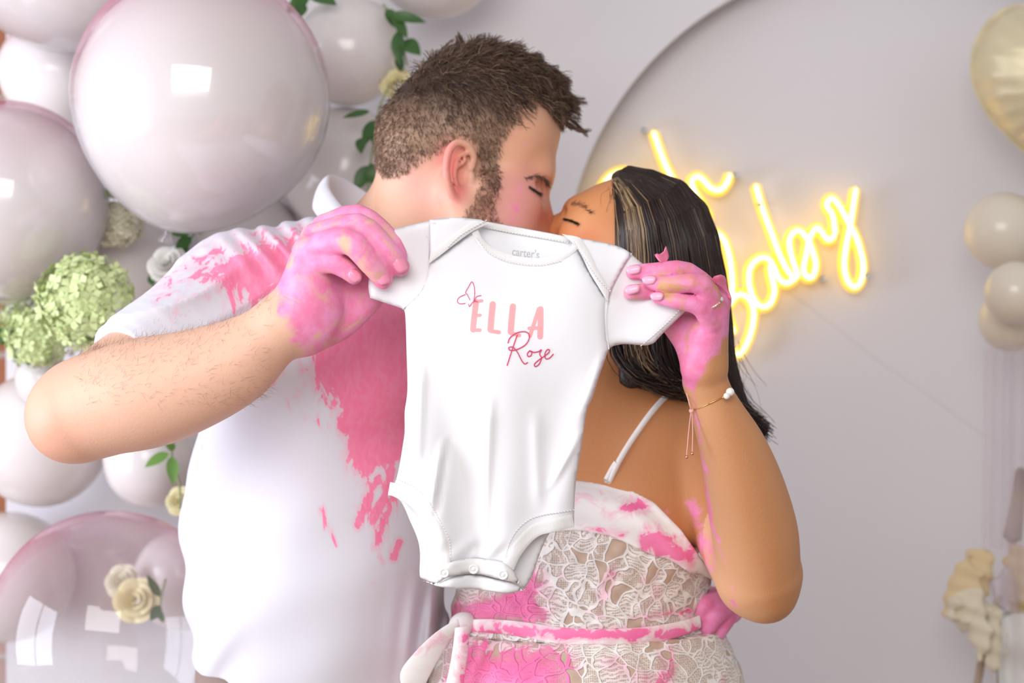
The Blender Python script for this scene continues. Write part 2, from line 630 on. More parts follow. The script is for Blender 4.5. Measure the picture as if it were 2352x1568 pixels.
# backdrop: front board with an arched opening, second board behind it carrying the neon sign
DB1, DB2 = 2.655, 2.72
back_root = empty('arch_backdrop', (0.3, DB1, 0.0))
tag(back_root, 'large off-white painted backdrop board with an arched recess behind the couple', 'backdrop')
arc = [(2045 + 752 * math.cos(a), 654 - 752 * math.sin(a)) for a in np.linspace(0, math.pi, 64)]
FL1 = CYP + CAMZ * FPX / DB1 - 1
outl = [(14, FL1), (14, -420), (3150, -420), (3150, FL1), (2797, FL1)] + arc + [(1293, FL1)]
out_a = np.array(outl)
v2, _, f2, _, _, _ = delaunay_2d_cdt([Vector(p) for p in out_a], [(i, (i + 1) % len(out_a)) for i in range(len(out_a))], [], 1, 1e-5)
v2 = np.array([(p.x, p.y) for p in v2])
f2 = [f for f in f2 if in_poly(np.array([v2[list(f)].mean(0)]), out_a)[0]]
V = [P(x, y, DB1) for x, y in v2] + [P(x, y, DB1) + np.array([0, 0.03, 0]) for x, y in v2]
n_ = len(v2)
Fc = [tuple(f) if _ccw(v2, f) else tuple(f[::-1]) for f in f2]
Fc += [tuple(i + n_ for i in f[::-1]) for f in Fc]
idx = [int(np.argmin(np.linalg.norm(v2 - q, axis=1))) for q in out_a]
for i in range(len(idx)):
    a, b = idx[i], idx[(i + 1) % len(idx)]
    Fc.append((a, b, b + n_, a + n_))
meshobj('front_board', np.array(V), Fc, M_BOARD, back_root, smooth=False)
a, b = P(1150, 0, DB2), P(3200, 0, DB2)
v, f = box((a[0], DB2, 0.0), (b[0], DB2 + 0.02, CAMZ + 1.05))
meshobj('back_board', v, f, M_BOARD, back_root, smooth=False)
seam = crom([P(1790, 655, DB2), P(1860, 705, DB2), P(2000, 815, DB2), P(2130, 905, DB2), P(2255, 995, DB2), P(2420, 1090, DB2)], 6)
v, f = tube(seam, 0.0016, 6)
v[:, 1] = DB2 + (v[:, 1] - DB2) * 0.4
meshobj('seam', v, f, M_BOARD, back_root)

# ------------------------------------------------------------------ neon sign "Oh baby"
def emit(name, col, s):
    m = NT(name)
    m.base(col).rough(0.4)
    m.b.inputs['Emission Color'].default_value = (*col, 1)
    m.b.inputs['Emission Strength'].default_value = s
    return m.m
M_NEON = emit('neon_jacket', (1.0, 0.63, 0.06), 0.98)
M_NEONCORE = emit('neon_core', (1.0, 0.86, 0.42), 3.6)
M_STEEL = simple('brushed_steel', srgb(200, 200, 200), 0.3); M_STEEL.node_tree.nodes['Principled BSDF'].inputs['Metallic'].default_value = 1

DN = 2.685
sign = empty('neon_sign', P(1700, 830, DN))
tag(sign, 'glowing warm yellow neon sign reading Oh baby on the backdrop', 'neon sign')
letters = {
 'letter_o': [[(1440, 394), (1395, 412), (1372, 470), (1400, 560), (1470, 600), (1530, 560), (1540, 490), (1508, 425)]],
 'letter_h': [[(1501, 306), (1526, 376), (1552, 425), (1580, 472), (1606, 510), (1620, 515), (1626, 495), (1612, 470), (1595, 442), (1588, 418), (1600, 406), (1614, 414), (1632, 433), (1652, 437), (1667, 423), (1675, 403)]],
 'letter_b': [[(1600, 400 + 140), (1626, 536), (1646, 536), (1664, 556), (1676, 600), (1681, 652), (1677, 690)],
              [(1635, 600), (1660, 690), (1684, 762)],
              [(1672, 702), (1692, 678), (1714, 682), (1729, 709), (1727, 747), (1714, 788), (1696, 814), (1684, 806)]],
 'letter_a': [[(1767, 612), (1772, 640), (1777, 668), (1767, 697), (1748, 704), (1732, 690), (1720, 656), (1721, 618), (1740, 595), (1762, 594), (1776, 614), (1788, 640), (1806, 650), (1826, 638)]],
 'letter_b.001': [[(1735, 428), (1750, 480), (1768, 529), (1786, 577), (1804, 616), (1822, 640)],
              [(1832, 634), (1818, 594), (1811, 556), (1821, 534), (1838, 532), (1856, 556), (1867, 585), (1872, 608), (1866, 633), (1853, 637), (1844, 618), (1850, 585), (1858, 548), (1873, 524), (1886, 534), (1900, 551), (1914, 543)]],
 'letter_y': [[(1916, 536), (1911, 496), (1897, 472), (1908, 456), (1926, 474), (1948, 514)],
              [(1963, 436), (1952, 510), (1941, 568), (1937, 612), (1946, 647), (1963, 659), (1977, 640), (1980, 604), (1967, 552), (1948, 514)]],
}
for nm, strokes in letters.items():
    geo, core = [], []
    for i, s in enumerate(strokes):
        pp = np.array([P(x, y, DN) for x, y in s])
        c = crom(pp, 7, closed=(nm == 'letter_o'))
        geo.append(tube(c, 0.0088, 8, closed=(nm == 'letter_o')))
        c2 = c.copy(); c2[:, 1] -= 0.0062
        core.append(tube(c2, 0.0034, 8, closed=(nm == 'letter_o')))
    v, f = join_geo(geo)
    o = meshobj(nm, v, f, M_NEON, sign)
    v, f = join_geo(core)
    meshobj('lit_core', v, f, M_NEONCORE, o)
for x, y in ((1990, 632), (1690, 403), (1480, 300), (1745, 470), (1890, 640)):
    v, f = tube([P(x, y, 2.672), P(x, y, DB2)], 0.0042, 10)
    meshobj('standoff_screw', v, f, M_STEEL, sign)
# ------------------------------------------------------------------ balloons
def latex(name, col, top=None, rough=0.22):
    m = NT(name)
    if top is not None:
        z = m.add('ShaderNodeSeparateXYZ'); m.link(m.coord('Generated'), z.inputs[0])
        m.base(m.mix(m.smooth(z.outputs[2], 0.62, 0.98), col, top))
    else: m.base(col)
    m.rough(rough)
    m.b.inputs['Coat Weight'].default_value = 0.25
    m.b.inputs['Coat Roughness'].default_value = 0.06
    return m.m
M_LWHITE = latex('white_latex', srgb(226, 218, 216))
M_LPINK = latex('pink_tinted_latex', srgb(243, 236, 234), srgb(244, 168, 200))
M_LCREAM = latex('cream_latex', srgb(233, 223, 206), rough=0.3)
M_PINKLIP = latex('rolled_lip', srgb(238, 225, 220))

def clear_film(name, milk, pink, tint=(0.985, 0.985, 0.99)):
    m = NT(name)
    m.n.remove(m.b)
    z = m.add('ShaderNodeSeparateXYZ'); m.link(m.coord('Generated'), z.inputs[0])
    top = m.smooth(z.outputs[2], 0.45, 0.92)
    lw = m.add('ShaderNodeLayerWeight'); lw.inputs[0].default_value = 0.5
    edge = m.math('POWER', lw.outputs['Facing'], 3.2)
    tr = m.add('ShaderNodeBsdfTransparent'); tr.inputs[0].default_value = (*tint, 1)
    df = m.add('ShaderNodeBsdfTranslucent')
    dd = m.add('ShaderNodeBsdfDiffuse')
    col = m.mix(top, srgb(236, 232, 234), pink)
    m.link(col, df.inputs[0]); m.link(col, dd.inputs[0])
    body = m.add('ShaderNodeMixShader'); body.inputs[0].default_value = 0.5
    m.link(dd.outputs[0], body.inputs[1]); m.link(df.outputs[0], body.inputs[2])
    fac = m.math('ADD', m.math('MULTIPLY', edge, 0.62), milk, clamp=True)
    a = m.add('ShaderNodeMixShader')
    m.link(fac, a.inputs[0]); m.link(tr.outputs[0], a.inputs[1]); m.link(body.outputs[0], a.inputs[2])
    gl = m.add('ShaderNodeBsdfGlossy'); gl.inputs['Roughness'].default_value = 0.02
    fr = m.math('ADD', m.math('MULTIPLY', m.math('POWER', lw.outputs['Facing'], 4.0), 0.55), 0.055)
    b = m.add('ShaderNodeMixShader')
    m.link(fr, b.inputs[0]); m.link(a.outputs[0], b.inputs[1]); m.link(gl.outputs[0], b.inputs[2])
    m.link(b.outputs[0], m.out.inputs[0])
    return m.m
M_FILM = clear_film('clear_film', 0.05, srgb(250, 120, 170))
M_FILM2 = clear_film('clear_film_pale', 0.10, srgb(246, 160, 196))

def balloon(name, px, py, rpx, d, mat, label, knot=(0, -1), squash=1.0, group=None, film=None, inner=0.965, stretch=1.06):
    """round latex balloon; knot: picture direction (x, down) of its neck; film: clear outer skin around it"""
    c = P(px, py, d); r = rpx * d / FPX
    root = empty(name, c)
    tag(root, label, 'balloon', group)
    kd = np.array([knot[0], 0.25, -knot[1]], float); kd /= np.linalg.norm(kd)
    prof = []
    for i in range(30):
        t = math.pi * i / 29
        z = -math.cos(t); rr = math.sin(t)
        taper = 1 - 0.16 * max(0, -z) ** 2
        prof.append((max(rr * taper, 1e-4) * r * squash, z * r * (stretch if z < 0 else 1.0)))
    def orient(v):
        zax = -kd; x = np.cross([0, 1.0, 0], zax); x /= np.linalg.norm(x); y = np.cross(zax, x)
        return v @ np.stack([x, y, zax]) + c
    v, f = lathe(prof, 48)
    base = mat
    if film is not None:
        meshobj('clear_skin', orient(v), f, film, root)
        if mat is not None:
            meshobj('inner_balloon', (orient(v) - c) * inner + c + np.array([0, 0, -r * (1 - inner) * 0.75]), f, mat, root)
    else:
        meshobj('skin', orient(v), f, mat, root)
    kv, kf = lathe([(0.004, -r * stretch + 0.004), (0.006, -r * stretch - 0.004), (0.0045, -r * stretch - 0.008), (0.011, -r * stretch - 0.016), (0.0095, -r * stretch - 0.018), (0.0005, -r * stretch - 0.014)], 14)
    meshobj('knot', orient(kv), kf, M_PINKLIP if film is None else film, root)
    return root

GB = 'balloons of the garland on the left'
balloon('balloon', 462, 226, 299, 2.20, M_LWHITE, 'big clear balloon over white with pink rim, left of the man\'s head', (-0.3, 1), 0.99, GB, M_FILM, 0.962)
balloon('balloon', 262, 1472, 303, 2.27, None, 'big see-through clear balloon at bottom left below the man\'s elbow', (0.5, 1), 0.95, GB, M_FILM2)
balloon('balloon', 800, 118, 131, 2.48, M_LWHITE, 'white latex balloon just left of the man\'s hair, behind the big clear balloon', (-1, 0.3), 0.95, GB)
balloon('balloon', 165, -168, 292, 2.38, M_LWHITE, 'clear balloon over white cut off by the top left corner', (-1, 0.2), 1.0, GB, M_FILM, 0.965)
balloon('balloon', 132, 165, 134, 2.565, M_LPINK, 'white balloon with pink tint squeezed between two clear balloons at the left edge', (1, 0.1), 0.95, GB)
balloon('balloon', 15, 462, 232, 2.33, M_LWHITE, 'large pale balloon with a pink top at the left edge, beside the big clear one', (-0.4, 1), 1.0, GB, M_FILM2, 0.965)
balloon('balloon', 1000, -110, 152, 2.5, M_LWHITE, 'white balloon cut off by the top edge above the man\'s hair', (-0.4, -1), 1.0, GB)
balloon('balloon', 790, 395, 150, 2.53, M_LWHITE, 'white balloon behind the leaves, between clear balloon and man\'s neck', (0, 1), 1.0, GB)
balloon('balloon', 98, 870, 64, 2.40, M_LWHITE, 'small white balloon peeking out behind the man\'s bent elbow', (0.2, -1), 0.98, GB)
balloon('balloon', 92, 1010, 155, 2.50, M_LWHITE, 'white balloon behind the elbow tip, left edge of the photo', (-1, 0.4), 1.0, GB)
balloon('balloon', 345, 1060, 108, 2.44, M_LWHITE, 'white balloon under the forearm, left of the hanging green leaves', (-0.8, -0.4), 0.98, GB)
balloon('balloon', 20, 1325, 150, 2.54, M_LWHITE, 'white balloon at the left edge behind the see-through balloon\'s upper side', (-1, 0.2), 1.0, GB)
balloon('balloon', 425, 1330, 118, 2.53, M_LWHITE, 'white balloon showing through the clear balloon next to the man\'s shirt', (1, 0), 1.0, GB)
balloon('balloon', 270, 650, 178, 2.54, M_LWHITE, 'white balloon behind the green hydrangea heads', (-0.5, 0.6), 1.0, GB)
balloon('balloon', 575, 560, 122, 2.54, M_LWHITE, 'white balloon behind the man\'s shoulder, below the big clear balloon', (0, 1), 1.0, GB)

GR = 'pale balloons on the right edge'
balloon('balloon', 2305, 530, 90, 2.52, M_LCREAM, 'pale cream balloon right under the gold heart', (0.8, -0.5), 1.0, GR)
balloon('balloon', 2334, 672, 72, 2.40, M_LCREAM, 'smaller cream balloon overlapping the lower two at the right edge', (1, -0.2), 1.0, GR)
balloon('balloon', 2322, 735, 74, 2.50, M_LCREAM, 'lowest cream balloon of the right cluster, above the sheer ribbons', (0.9, -0.6), 1.0, GR)

# foil heart
M_FOIL = NT('pale_gold_foil')
M_FOIL.base(srgb(220, 207, 172)).rough(0.42)
M_FOIL.b.inputs['Metallic'].default_value = 0.25
M_FOIL.normal(M_FOIL.bump(M_FOIL.noise(14, 3, vec=M_FOIL.mapping(M_FOIL.coord(), (0.6, 1, 3))), 0.25, 0.01))
M_FOIL = M_FOIL.m
heart = empty('foil_balloon', P(2440, 300, 2.5))
tag(heart, 'pale gold foil heart balloon cut off by the right edge', 'balloon')
hp = []
for i in range(96):
    t = 2 * math.pi * i / 96
    x = 16 * math.sin(t) ** 3
    y = 13 * math.cos(t) - 5 * math.cos(2 * t) - 2 * math.cos(3 * t) - math.cos(4 * t)
    hp.append((x, -y))
hp = np.array(hp)
ca, sa = math.cos(math.radians(-6)), math.sin(math.radians(-6))
hp = hp * np.array([15.5, 18.2]) @ np.array([[ca, sa], [-sa, ca]]) + np.array([2490, 218])
def hdepth(x, y):
    return np.full_like(x, 2.53)
v, f = sheet(hp, 2.53, hdepth, 0.075, r=150, sp=11)
# gathered seam: pleats running in from the welded edge
hx = (v[:, 0] * FPX / 2.53) + CXP; hy = CYP - (v[:, 2] - CAMZ) * FPX / 2.53
bd = poly_dist(np.c_[hx, hy], hp)
ang = np.arctan2(hy - 240, hx - 2490)
v[:, 1] += np.sign(v[:, 1] - 2.53) * 0.007 * np.sin(ang * 34) * np.exp(-bd / 26) * np.clip(bd / 8, 0, 1)
meshobj('foil_skin', v, f, M_FOIL, heart)
rim = [P(x, y, 2.53) for x, y in (hp - np.array([2490, 240])) * 1.03 + np.array([2490, 240])]
inn = [P(x, y, 2.53) for x, y in hp]
V = np.array(inn + rim); V[:, 1] += np.tile(0.002 * np.sin(np.arange(96) * 1.7), 2)
meshobj('welded_rim', V, [(i, (i + 1) % 96, 96 + (i + 1) % 96, 96 + i) for i in range(96)], M_FOIL, heart)
# ------------------------------------------------------------------ leaves and flowers
def leafmat(name, a, b):
    m = NT(name)
    m.base(m.mix(m.noise(40, 3), a, b)).rough(0.42)
    m.b.inputs['Subsurface Weight'].default_value = 0.1
    m.b.inputs['Subsurface Radius'].default_value = (0.01, 0.02, 0.005)
    return m.m
M_LEAF = leafmat('dark_leaf', srgb(46, 88, 38), srgb(72, 112, 50))
M_LEAF2 = leafmat('bright_leaf', srgb(104, 150, 66), srgb(130, 170, 84))
M_STEM = simple('stem_green', srgb(150, 160, 110), 0.6)
M_PETAL_W = simple('white_petal', srgb(245, 242, 236), 0.55, var=0.06, varscale=30)
M_PETAL_C = simple('cream_petal', srgb(240, 228, 178), 0.55, var=0.10, varscale=30)
M_PETAL_G = simple('lime_petal', srgb(224, 238, 172), 0.55, var=0.25, varscale=60)
M_PETAL_Y = simple('yellow_petal', srgb(250, 246, 214), 0.55, var=0.2, varscale=60)

def leaf_geo(base, tip, wid, bend=0.15, nrm=(0, -1, 0.2)):
    base, tip = np.asarray(base, float), np.asarray(tip, float)
    ax = tip - base; L = np.linalg.norm(ax); ax /= L
    nrm = np.asarray(nrm, float); nrm -= ax * (nrm @ ax); nrm /= np.linalg.norm(nrm)
    sd = np.cross(ax, nrm)
    V, Fs = [], []
    n = 9
    for i in range(n):
        t = i / (n - 1)
        w_ = wid / 2 * (math.sin(math.pi * min(1, t ** 0.8)) ** 0.85 + 0.02)
        c = base + ax * L * t + nrm * (bend * L * (4 * t * (1 - t)) * 0.3 - bend * L * t * t * 0.5)
        V += [c - sd * w_ + nrm * w_ * 0.25, c, c + sd * w_ + nrm * w_ * 0.25]
    for i in range(n - 1):
        for j in (0, 1):
            Fs.append((i * 3 + j, i * 3 + j + 1, i * 3 + j + 4, i * 3 + j + 3))
    return np.array(V), Fs

def spray(label, stem_px, leaves, d, mat=M_LEAF, group='leafy sprays in the balloon garland', stem=True):
    """leaves: (base x, y, tip x, y, width px)"""
    root = empty('leaf_spray', P(stem_px[0][0], stem_px[0][1], d))
    tag(root, label, 'foliage', group)
    pts = crom([P(x, y, d + 0.01) for x, y in stem_px], 6)
    v, f = tube(pts, 0.0016, 6)
    meshobj('stem', v, f, M_STEM, root)
    for i, (x0, y0, x1, y1, w_) in enumerate(leaves):
        dd = random.uniform(-0.02, 0.02)
        b, t = P(x0, y0, d), P(x1, y1, d + dd)
        v, f = leaf_geo(b, t, w_ * d / FPX, random.uniform(-0.1, 0.3), (random.uniform(-0.5, 0.5), -1, random.uniform(0, 0.6)))
        meshobj('leaf', v, f, mat, root)
    return root

spray('dark green leaves hanging from the top between two white balloons', [(700, -60), (718, 0), (735, -40)],
      [(712, -5, 655, 28, 42), (718, -6, 772, 8, 40), (700, -30, 640, -10, 40), (690, 5, 690, 40, 30)], 2.40)
spray('dark green leaves above the back of the man\'s head', [(880, 10), (905, 45), (925, 110), (935, 150)],
      [(895, 35, 978, 48, 26), (900, 30, 935, 90, 30), (918, 100, 966, 122, 48), (915, 70, 918, 150, 34), (925, 130, 915, 165, 30), (890, 20, 905, 60, 28)], 2.42)
spray('trailing spray of small dark leaves behind the man\'s neck', [(895, 195), (872, 245), (862, 310), (850, 380), (845, 440)],
      [(850, 255, 787, 270, 18), (862, 275, 835, 335, 34), (862, 300, 882, 348, 40), (852, 375, 862, 428, 34), (845, 380, 815, 440, 34), (835, 315, 828, 350, 30)], 2.40)
spray('green leaves above the man\'s shoulder under the clear balloon', [(470, 520), (440, 545), (425, 590)],
      [(440, 535, 380, 528, 28), (450, 535, 478, 520, 26), (440, 545, 402, 570, 26), (430, 560, 412, 585, 24)], 2.32)
spray('single dark leaf tips beside the white rose', [(360, 690), (352, 660), (350, 640)], [(352, 655, 344, 628, 18), (350, 665, 335, 690, 16)], 2.34)
spray('dark green leaf at the left edge under the pale balloon', [(-40, 790), (0, 775), (30, 770)], [(-20, 770, 42, 758, 24), (-10, 778, 20, 790, 16)], 2.36)
spray('bright green hanging leaves between forearm and white shirt', [(400, 1010), (395, 1050), (412, 1110), (414, 1168)],
      [(388, 1040, 332, 1072, 26), (394, 1048, 398, 1112, 28), (402, 1030, 380, 1020, 18)], 2.32, M_LEAF2)
spray('green leaf tip left above the hydrangea', [(240, 470), (228, 440)], [(232, 448, 210, 420, 26), (236, 455, 250, 430, 20)], 2.34, M_LEAF2)
spray('grey green leaves seen through the clear balloon', [(380, 1330), (370, 1370), (365, 1420)], [(368, 1370, 338, 1320, 20), (368, 1390, 345, 1425, 24), (368, 1400, 375, 1430, 18)], 2.36)

def floret(c, nrm, s):
    nrm = nrm / np.linalg.norm(nrm)
    a = np.cross(nrm, [0.3, 0.5, 0.8]); a /= np.linalg.norm(a); b = np.cross(nrm, a)
    V, Fs = [c], []
    ph = random.uniform(0, 6.28)
    for k in range(4):
        t = ph + k * math.pi / 2
        u = math.cos(t) * a + math.sin(t) * b; w_ = -math.sin(t) * a + math.cos(t) * b
        n0 = len(V)
        V += [c + u * s * 0.6 + w_ * s * 0.42 + nrm * s * 0.1, c + u * s + nrm * s * 0.22, c + u * s * 0.6 - w_ * s * 0.42 + nrm * s * 0.1]
        Fs += [(0, n0, n0 + 1), (0, n0 + 1, n0 + 2)]
    return np.array(V), Fs

def hydrangea(px, py, rpx, d, mat, label, n=150, squash=0.85):
    c = P(px, py, d); r = rpx * d / FPX
    root = empty('hydrangea', c - np.array([0, -0.05, r]))
    tag(root, label, 'flower', 'hydrangea heads in the garland')
    parts = []
    for i in range(n):
        z = 1 - 2 * (i + 0.5) / n; ph = i * 2.39996
        u = np.array([math.sqrt(1 - z * z) * math.cos(ph), math.sqrt(1 - z * z) * math.sin(ph), z])
        if u[1] > 0.5: continue
        rr = r * random.uniform(0.82, 1.06)
        parts.append(floret(c + u * rr * np.array([1, 0.8, squash]), u + RNG.normal(size=3) * 0.25, r * random.uniform(0.17, 0.24)))
    v, f = join_geo(parts)
    tag(meshobj('florets', v, f, mat, root, smooth=False), kind='stuff')
    v, f = lathe([(0.0005, -0.6), (0.4, -0.5), (0.62, 0), (0.4, 0.5), (0.0005, 0.6)], 12)
    meshobj('heart', v * r * 1.1 + c, f, mat, root)
    v, f = tube([c + np.array([0, 0.02, -r * 0.3]), c + np.array([0.01, 0.10, -r * 1.3])], 0.003, 6)
    meshobj('stem', v, f, M_STEM, root)
hydrangea(195, 690, 104, 2.22, M_PETAL_G, 'large lime green hydrangea head above the man\'s elbow', 300, 1.0)
hydrangea(85, 775, 74, 2.32, M_PETAL_G, 'lower green hydrangea head at the left edge behind the elbow', 200, 0.9)
hydrangea(262, 505, 66, 2.40, M_PETAL_Y, 'pale yellow hydrangea head under the big clear balloon', 190, 1.0)
hydrangea(60, 745, 62, 2.42, M_PETAL_G, 'green hydrangea head partly hidden at the far left', 150, 1.0)

def rose(px, py, rpx, d, mat, label, face=(0, -1, 0.2)):
    c = P(px, py, d); r = rpx * d / FPX
    root = empty('rose', c)
    tag(root, label, 'flower', 'roses in the garland')
    nz = np.asarray(face, float); nz /= np.linalg.norm(nz)
    a = np.cross(nz, [0, 0.1, 1]); a /= np.linalg.norm(a); b = np.cross(nz, a)
    k = 0
    for ring, (rad, cnt, up) in enumerate(((0.14, 3, 0.55), (0.34, 4, 0.45), (0.60, 5, 0.25), (0.82, 6, 0.0))):
        for i in range(cnt):
            th = 2 * math.pi * i / cnt + ring * 0.7
            V, Fs = [], []
            for iu in range(6):
                for iv in range(5):
                    u = (iu / 5 - 0.5) * 2; t = iv / 4
                    ang = th + u * (math.pi / cnt) * 1.35
                    rr = rad * (0.55 + 0.75 * t - 0.15 * u * u * t) + 0.12 * t ** 3
                    hh = up * t + 0.45 * t * (1 - 0.5 * t) - 0.22 * u * u * t
                    V.append(c + r * (rr * (math.cos(ang) * a + math.sin(ang) * b) + nz * (hh - 0.2)))
            for iu in range(5):
                for iv in range(4):
                    Fs.append((iu * 5 + iv, iu * 5 + iv + 1, iu * 5 + iv + 6, iu * 5 + iv + 5))
            meshobj('petal', V, Fs, mat, root)
rose(384, 606, 42, 2.31, M_PETAL_W, 'white rose above the man\'s sleeve among the green leaves', (-0.2, -1, 0.5))
rose(312, 1378, 46, 2.40, M_PETAL_C, 'pale cream rose seen through the bottom left clear balloon', (0, -1, 0.3))
rose(280, 1335, 36, 2.45, M_PETAL_Y, 'yellowish rose just above the cream one inside the clear balloon\'s view', (-0.2, -1, 0.4))
rose(908, 190, 34, 2.44, M_PETAL_C, 'small cream rose half hidden behind the man\'s hair', (-0.3, -1, 0.4))
rose(412, 1150, 30, 2.36, M_PETAL_C, 'white flower bud beside the shirt under the hanging leaves', (-0.3, -1, 0.3))

# right edge: cream dried flower bunch, stems and sheer ribbons
M_CREAMPUFF = simple('dried_cream_petal', srgb(238, 214, 170), 0.7, var=0.12, varscale=20)
M_CREAMPUFF2 = simple('dried_pale_petal', srgb(236, 226, 202), 0.7, var=0.08, varscale=20)
M_DRYSTEM = simple('dry_stem', srgb(196, 176, 154), 0.8, var=0.3, varscale=40)
bq = empty('dried_bouquet', P(2330, 1560, 2.5))
tag(bq, 'bunch of cream dried flowers with pale wrapping at the lower right edge', 'bouquet')
def puff(px, py, rx, ry, d, ang, mat, name='flower_head'):
    S = Sdf()
    s = d / FPX
    S.ell(P(px, py, d), (rx * s, rx * s * 0.7, ry * s), rot_y(ang), 0)
    S.disp(lambda p: 0.006 * np.sin(p[:, 0] * 130 + p[:, 2] * 90) * np.sin(p[:, 2] * 160 - p[:, 0] * 60) + 0.004 * np.sin(p[:, 1] * 210 + p[:, 0] * 170))
    v, f = S.mesh(0.0045)
    meshobj(name, v, f, mat, bq)
puff(2228, 1345, 44, 92, 2.50, -24, M_CREAMPUFF)
puff(2225, 1395, 46, 52, 2.49, -10, M_CREAMPUFF2)
puff(2352, 1340, 36, 92, 2.52, 6, M_CREAMPUFF)
puff(2250, 1440, 26, 66, 2.48, 10, M_CREAMPUFF2)
puff(2285, 1460, 24, 78, 2.49, -6, M_CREAMPUFF2)
for (x0, y0, x1, y1, w0, w1) in ((2262, 1470, 2228, 1640, 10, 9), (2345, 1080, 2325, 1235, 13, 22), (2300, 1500, 2290, 1650, 9, 9)):
    v, f = tube([P(x0, y0, 2.52), P((x0 + x1) / 2 + 3, (y0 + y1) / 2, 2.52), P(x1, y1, 2.52)], np.array([w0, (w0 + w1) / 2, w1]) * 2.52 / FPX, 10)
    meshobj('dry_stem', v, f, M_DRYSTEM, bq)
M_TULLE = NT('sheer_tulle')
_t = M_TULLE.add('ShaderNodeBsdfTransparent')
_mx = M_TULLE.add('ShaderNodeMixShader'); _mx.inputs[0].default_value = 0.34
M_TULLE.base(srgb(222, 208, 218)).rough(0.7)
M_TULLE.link(_t.outputs[0], _mx.inputs[1]); M_TULLE.link(M_TULLE.b.outputs[0], _mx.inputs[2]); M_TULLE.link(_mx.outputs[0], M_TULLE.out.inputs[0])
M_TULLE = M_TULLE.m
def drape(name, px0, px1, py0, py1, d, label, waves=4, amp=0.006, flare=1.0, cat='ribbon', group=None, parent=None):
    V, Fs = [], []
    nu, nv = 14, 16
    for j in range(nv):
        t = j / (nv - 1)
        for i in range(nu):
            u = i / (nu - 1)
            m = (px0 + px1) / 2; w_ = (px1 - px0) * (1 + (flare - 1) * t)
            q = P(m + (u - 0.5) * w_, py0 + (py1 - py0) * t, d)
            q[1] += amp * math.sin(u * waves * 6.28 + t * 2)
            V.append(q)
    for j in range(nv - 1):
        for i in range(nu - 1):
            Fs.append((j * nu + i, j * nu + i + 1, (j + 1) * nu + i + 1, (j + 1) * nu + i))
    o = meshobj(name, V, Fs, M_TULLE, parent)
    if parent is None: tag(o, label, cat, group)
    return o
drape('tulle_ribbon', 2262, 2330, 800, 1260, 2.47, 'sheer pinkish tulle ribbon hanging down from the cream balloons, left strip', 3, 0.008, 1.1, group='sheer tulle ribbons at the right')
drape('tulle_ribbon', 2322, 2420, 800, 1380, 2.46, 'sheer tulle ribbon hanging at the very right edge over the dried stems', 3, 0.008, 1.2, group='sheer tulle ribbons at the right')
wrapm = simple('pale_wrapping', srgb(224, 222, 218), 0.5)
for k, pl in enumerate(([(2305, 1415), (2380, 1400), (2400, 1600), (2330, 1640), (2290, 1600)], [(2270, 1330), (2330, 1300), (2345, 1420), (2318, 1408), (2280, 1385)])):
    v, f = sheet(pl, 2.47, lambda x, y: 2.475 + 0.012 * np.sin(x * 0.09) + 0.006 * np.sin(y * 0.05), 0.0015, sp=10)
    meshobj('wrapping', v, f, wrapm if k == 0 else M_TULLE, bq)
# ------------------------------------------------------------------ people: shared materials
def pix(v):
    """photo pixels of world points (used to lay out paint and hair on the figures)"""
    return np.c_[CXP + v[:, 0] * FPX / v[:, 1], CYP - (v[:, 2] - CAMZ) * FPX / v[:, 1]]

PINK = srgb(243, 116, 168)
PINK_SKIN = srgb(244, 138, 186)

def skin(name):
    m = NT(name)
    base = m.attr('Col', True)
    mott = m.noise(50, 3, 0.6)
    base = m.mix(m.math('MULTIPLY', m.smooth(mott, 0.45, 0.75), 0.16), base, m.mix(1.0, base, (1.0, 0.80, 0.74), 'MULTIPLY'))
    p = m.attr('paint')
    n1 = m.noise(34, 4, 0.62, 0.8)
    f = m.math('ADD', p, m.math('MULTIPLY', m.math('SUBTRACT', n1, 0.5), 0.9))
    mask = m.smooth(f, 0.40, 0.60)
    pk = m.mix(m.smooth(mott, 0.3, 0.7), srgb(240, 118, 172), srgb(246, 150, 205))
    m.base(m.mix(m.math('MULTIPLY', mask, 0.86), base, pk))
    m.rough(m.math('SUBTRACT', 0.50, m.math('MULTIPLY', mask, 0.02)))
    m.b.inputs['Specular IOR Level'].default_value = 0.35
    m.normal(m.bump(m.noise(300, 2, 0.65), 0.22, 0.0012))
    return m.m
M_SKIN = skin('skin')

def hairmat(name, a, b, c, rough=0.42):
    m = NT(name)
    v = m.attr('var')
    col = m.mix(m.smooth(v, 0.0, 0.6), a, b)
    col = m.mix(m.smooth(v, 0.72, 1.0), col, c)
    m.base(col).rough(rough)
    m.b.inputs['Specular IOR Level'].default_value = 0.5
    return m.m
M_HAIR_M = hairmat('short_brown_hair', srgb(52, 36, 28), srgb(94, 68, 52), srgb(150, 118, 92))
M_HAIR_FADE = hairmat('clipped_hair', srgb(88, 66, 52), srgb(132, 104, 84), srgb(176, 146, 122))
M_BEARD = hairmat('beard_hair', srgb(110, 82, 66), srgb(150, 116, 95), srgb(192, 152, 126))
M_DARKHAIR = hairmat('dark_lash', srgb(26, 18, 16), srgb(48, 34, 28), srgb(60, 44, 36))
M_BROW = hairmat('brow_hair', srgb(70, 50, 40), srgb(110, 82, 66), srgb(130, 100, 80))
M_NAIL = simple('painted_nail', srgb(240, 150, 178), 0.22)
M_NAIL_W = simple('polished_nail', srgb(248, 176, 200), 0.12)

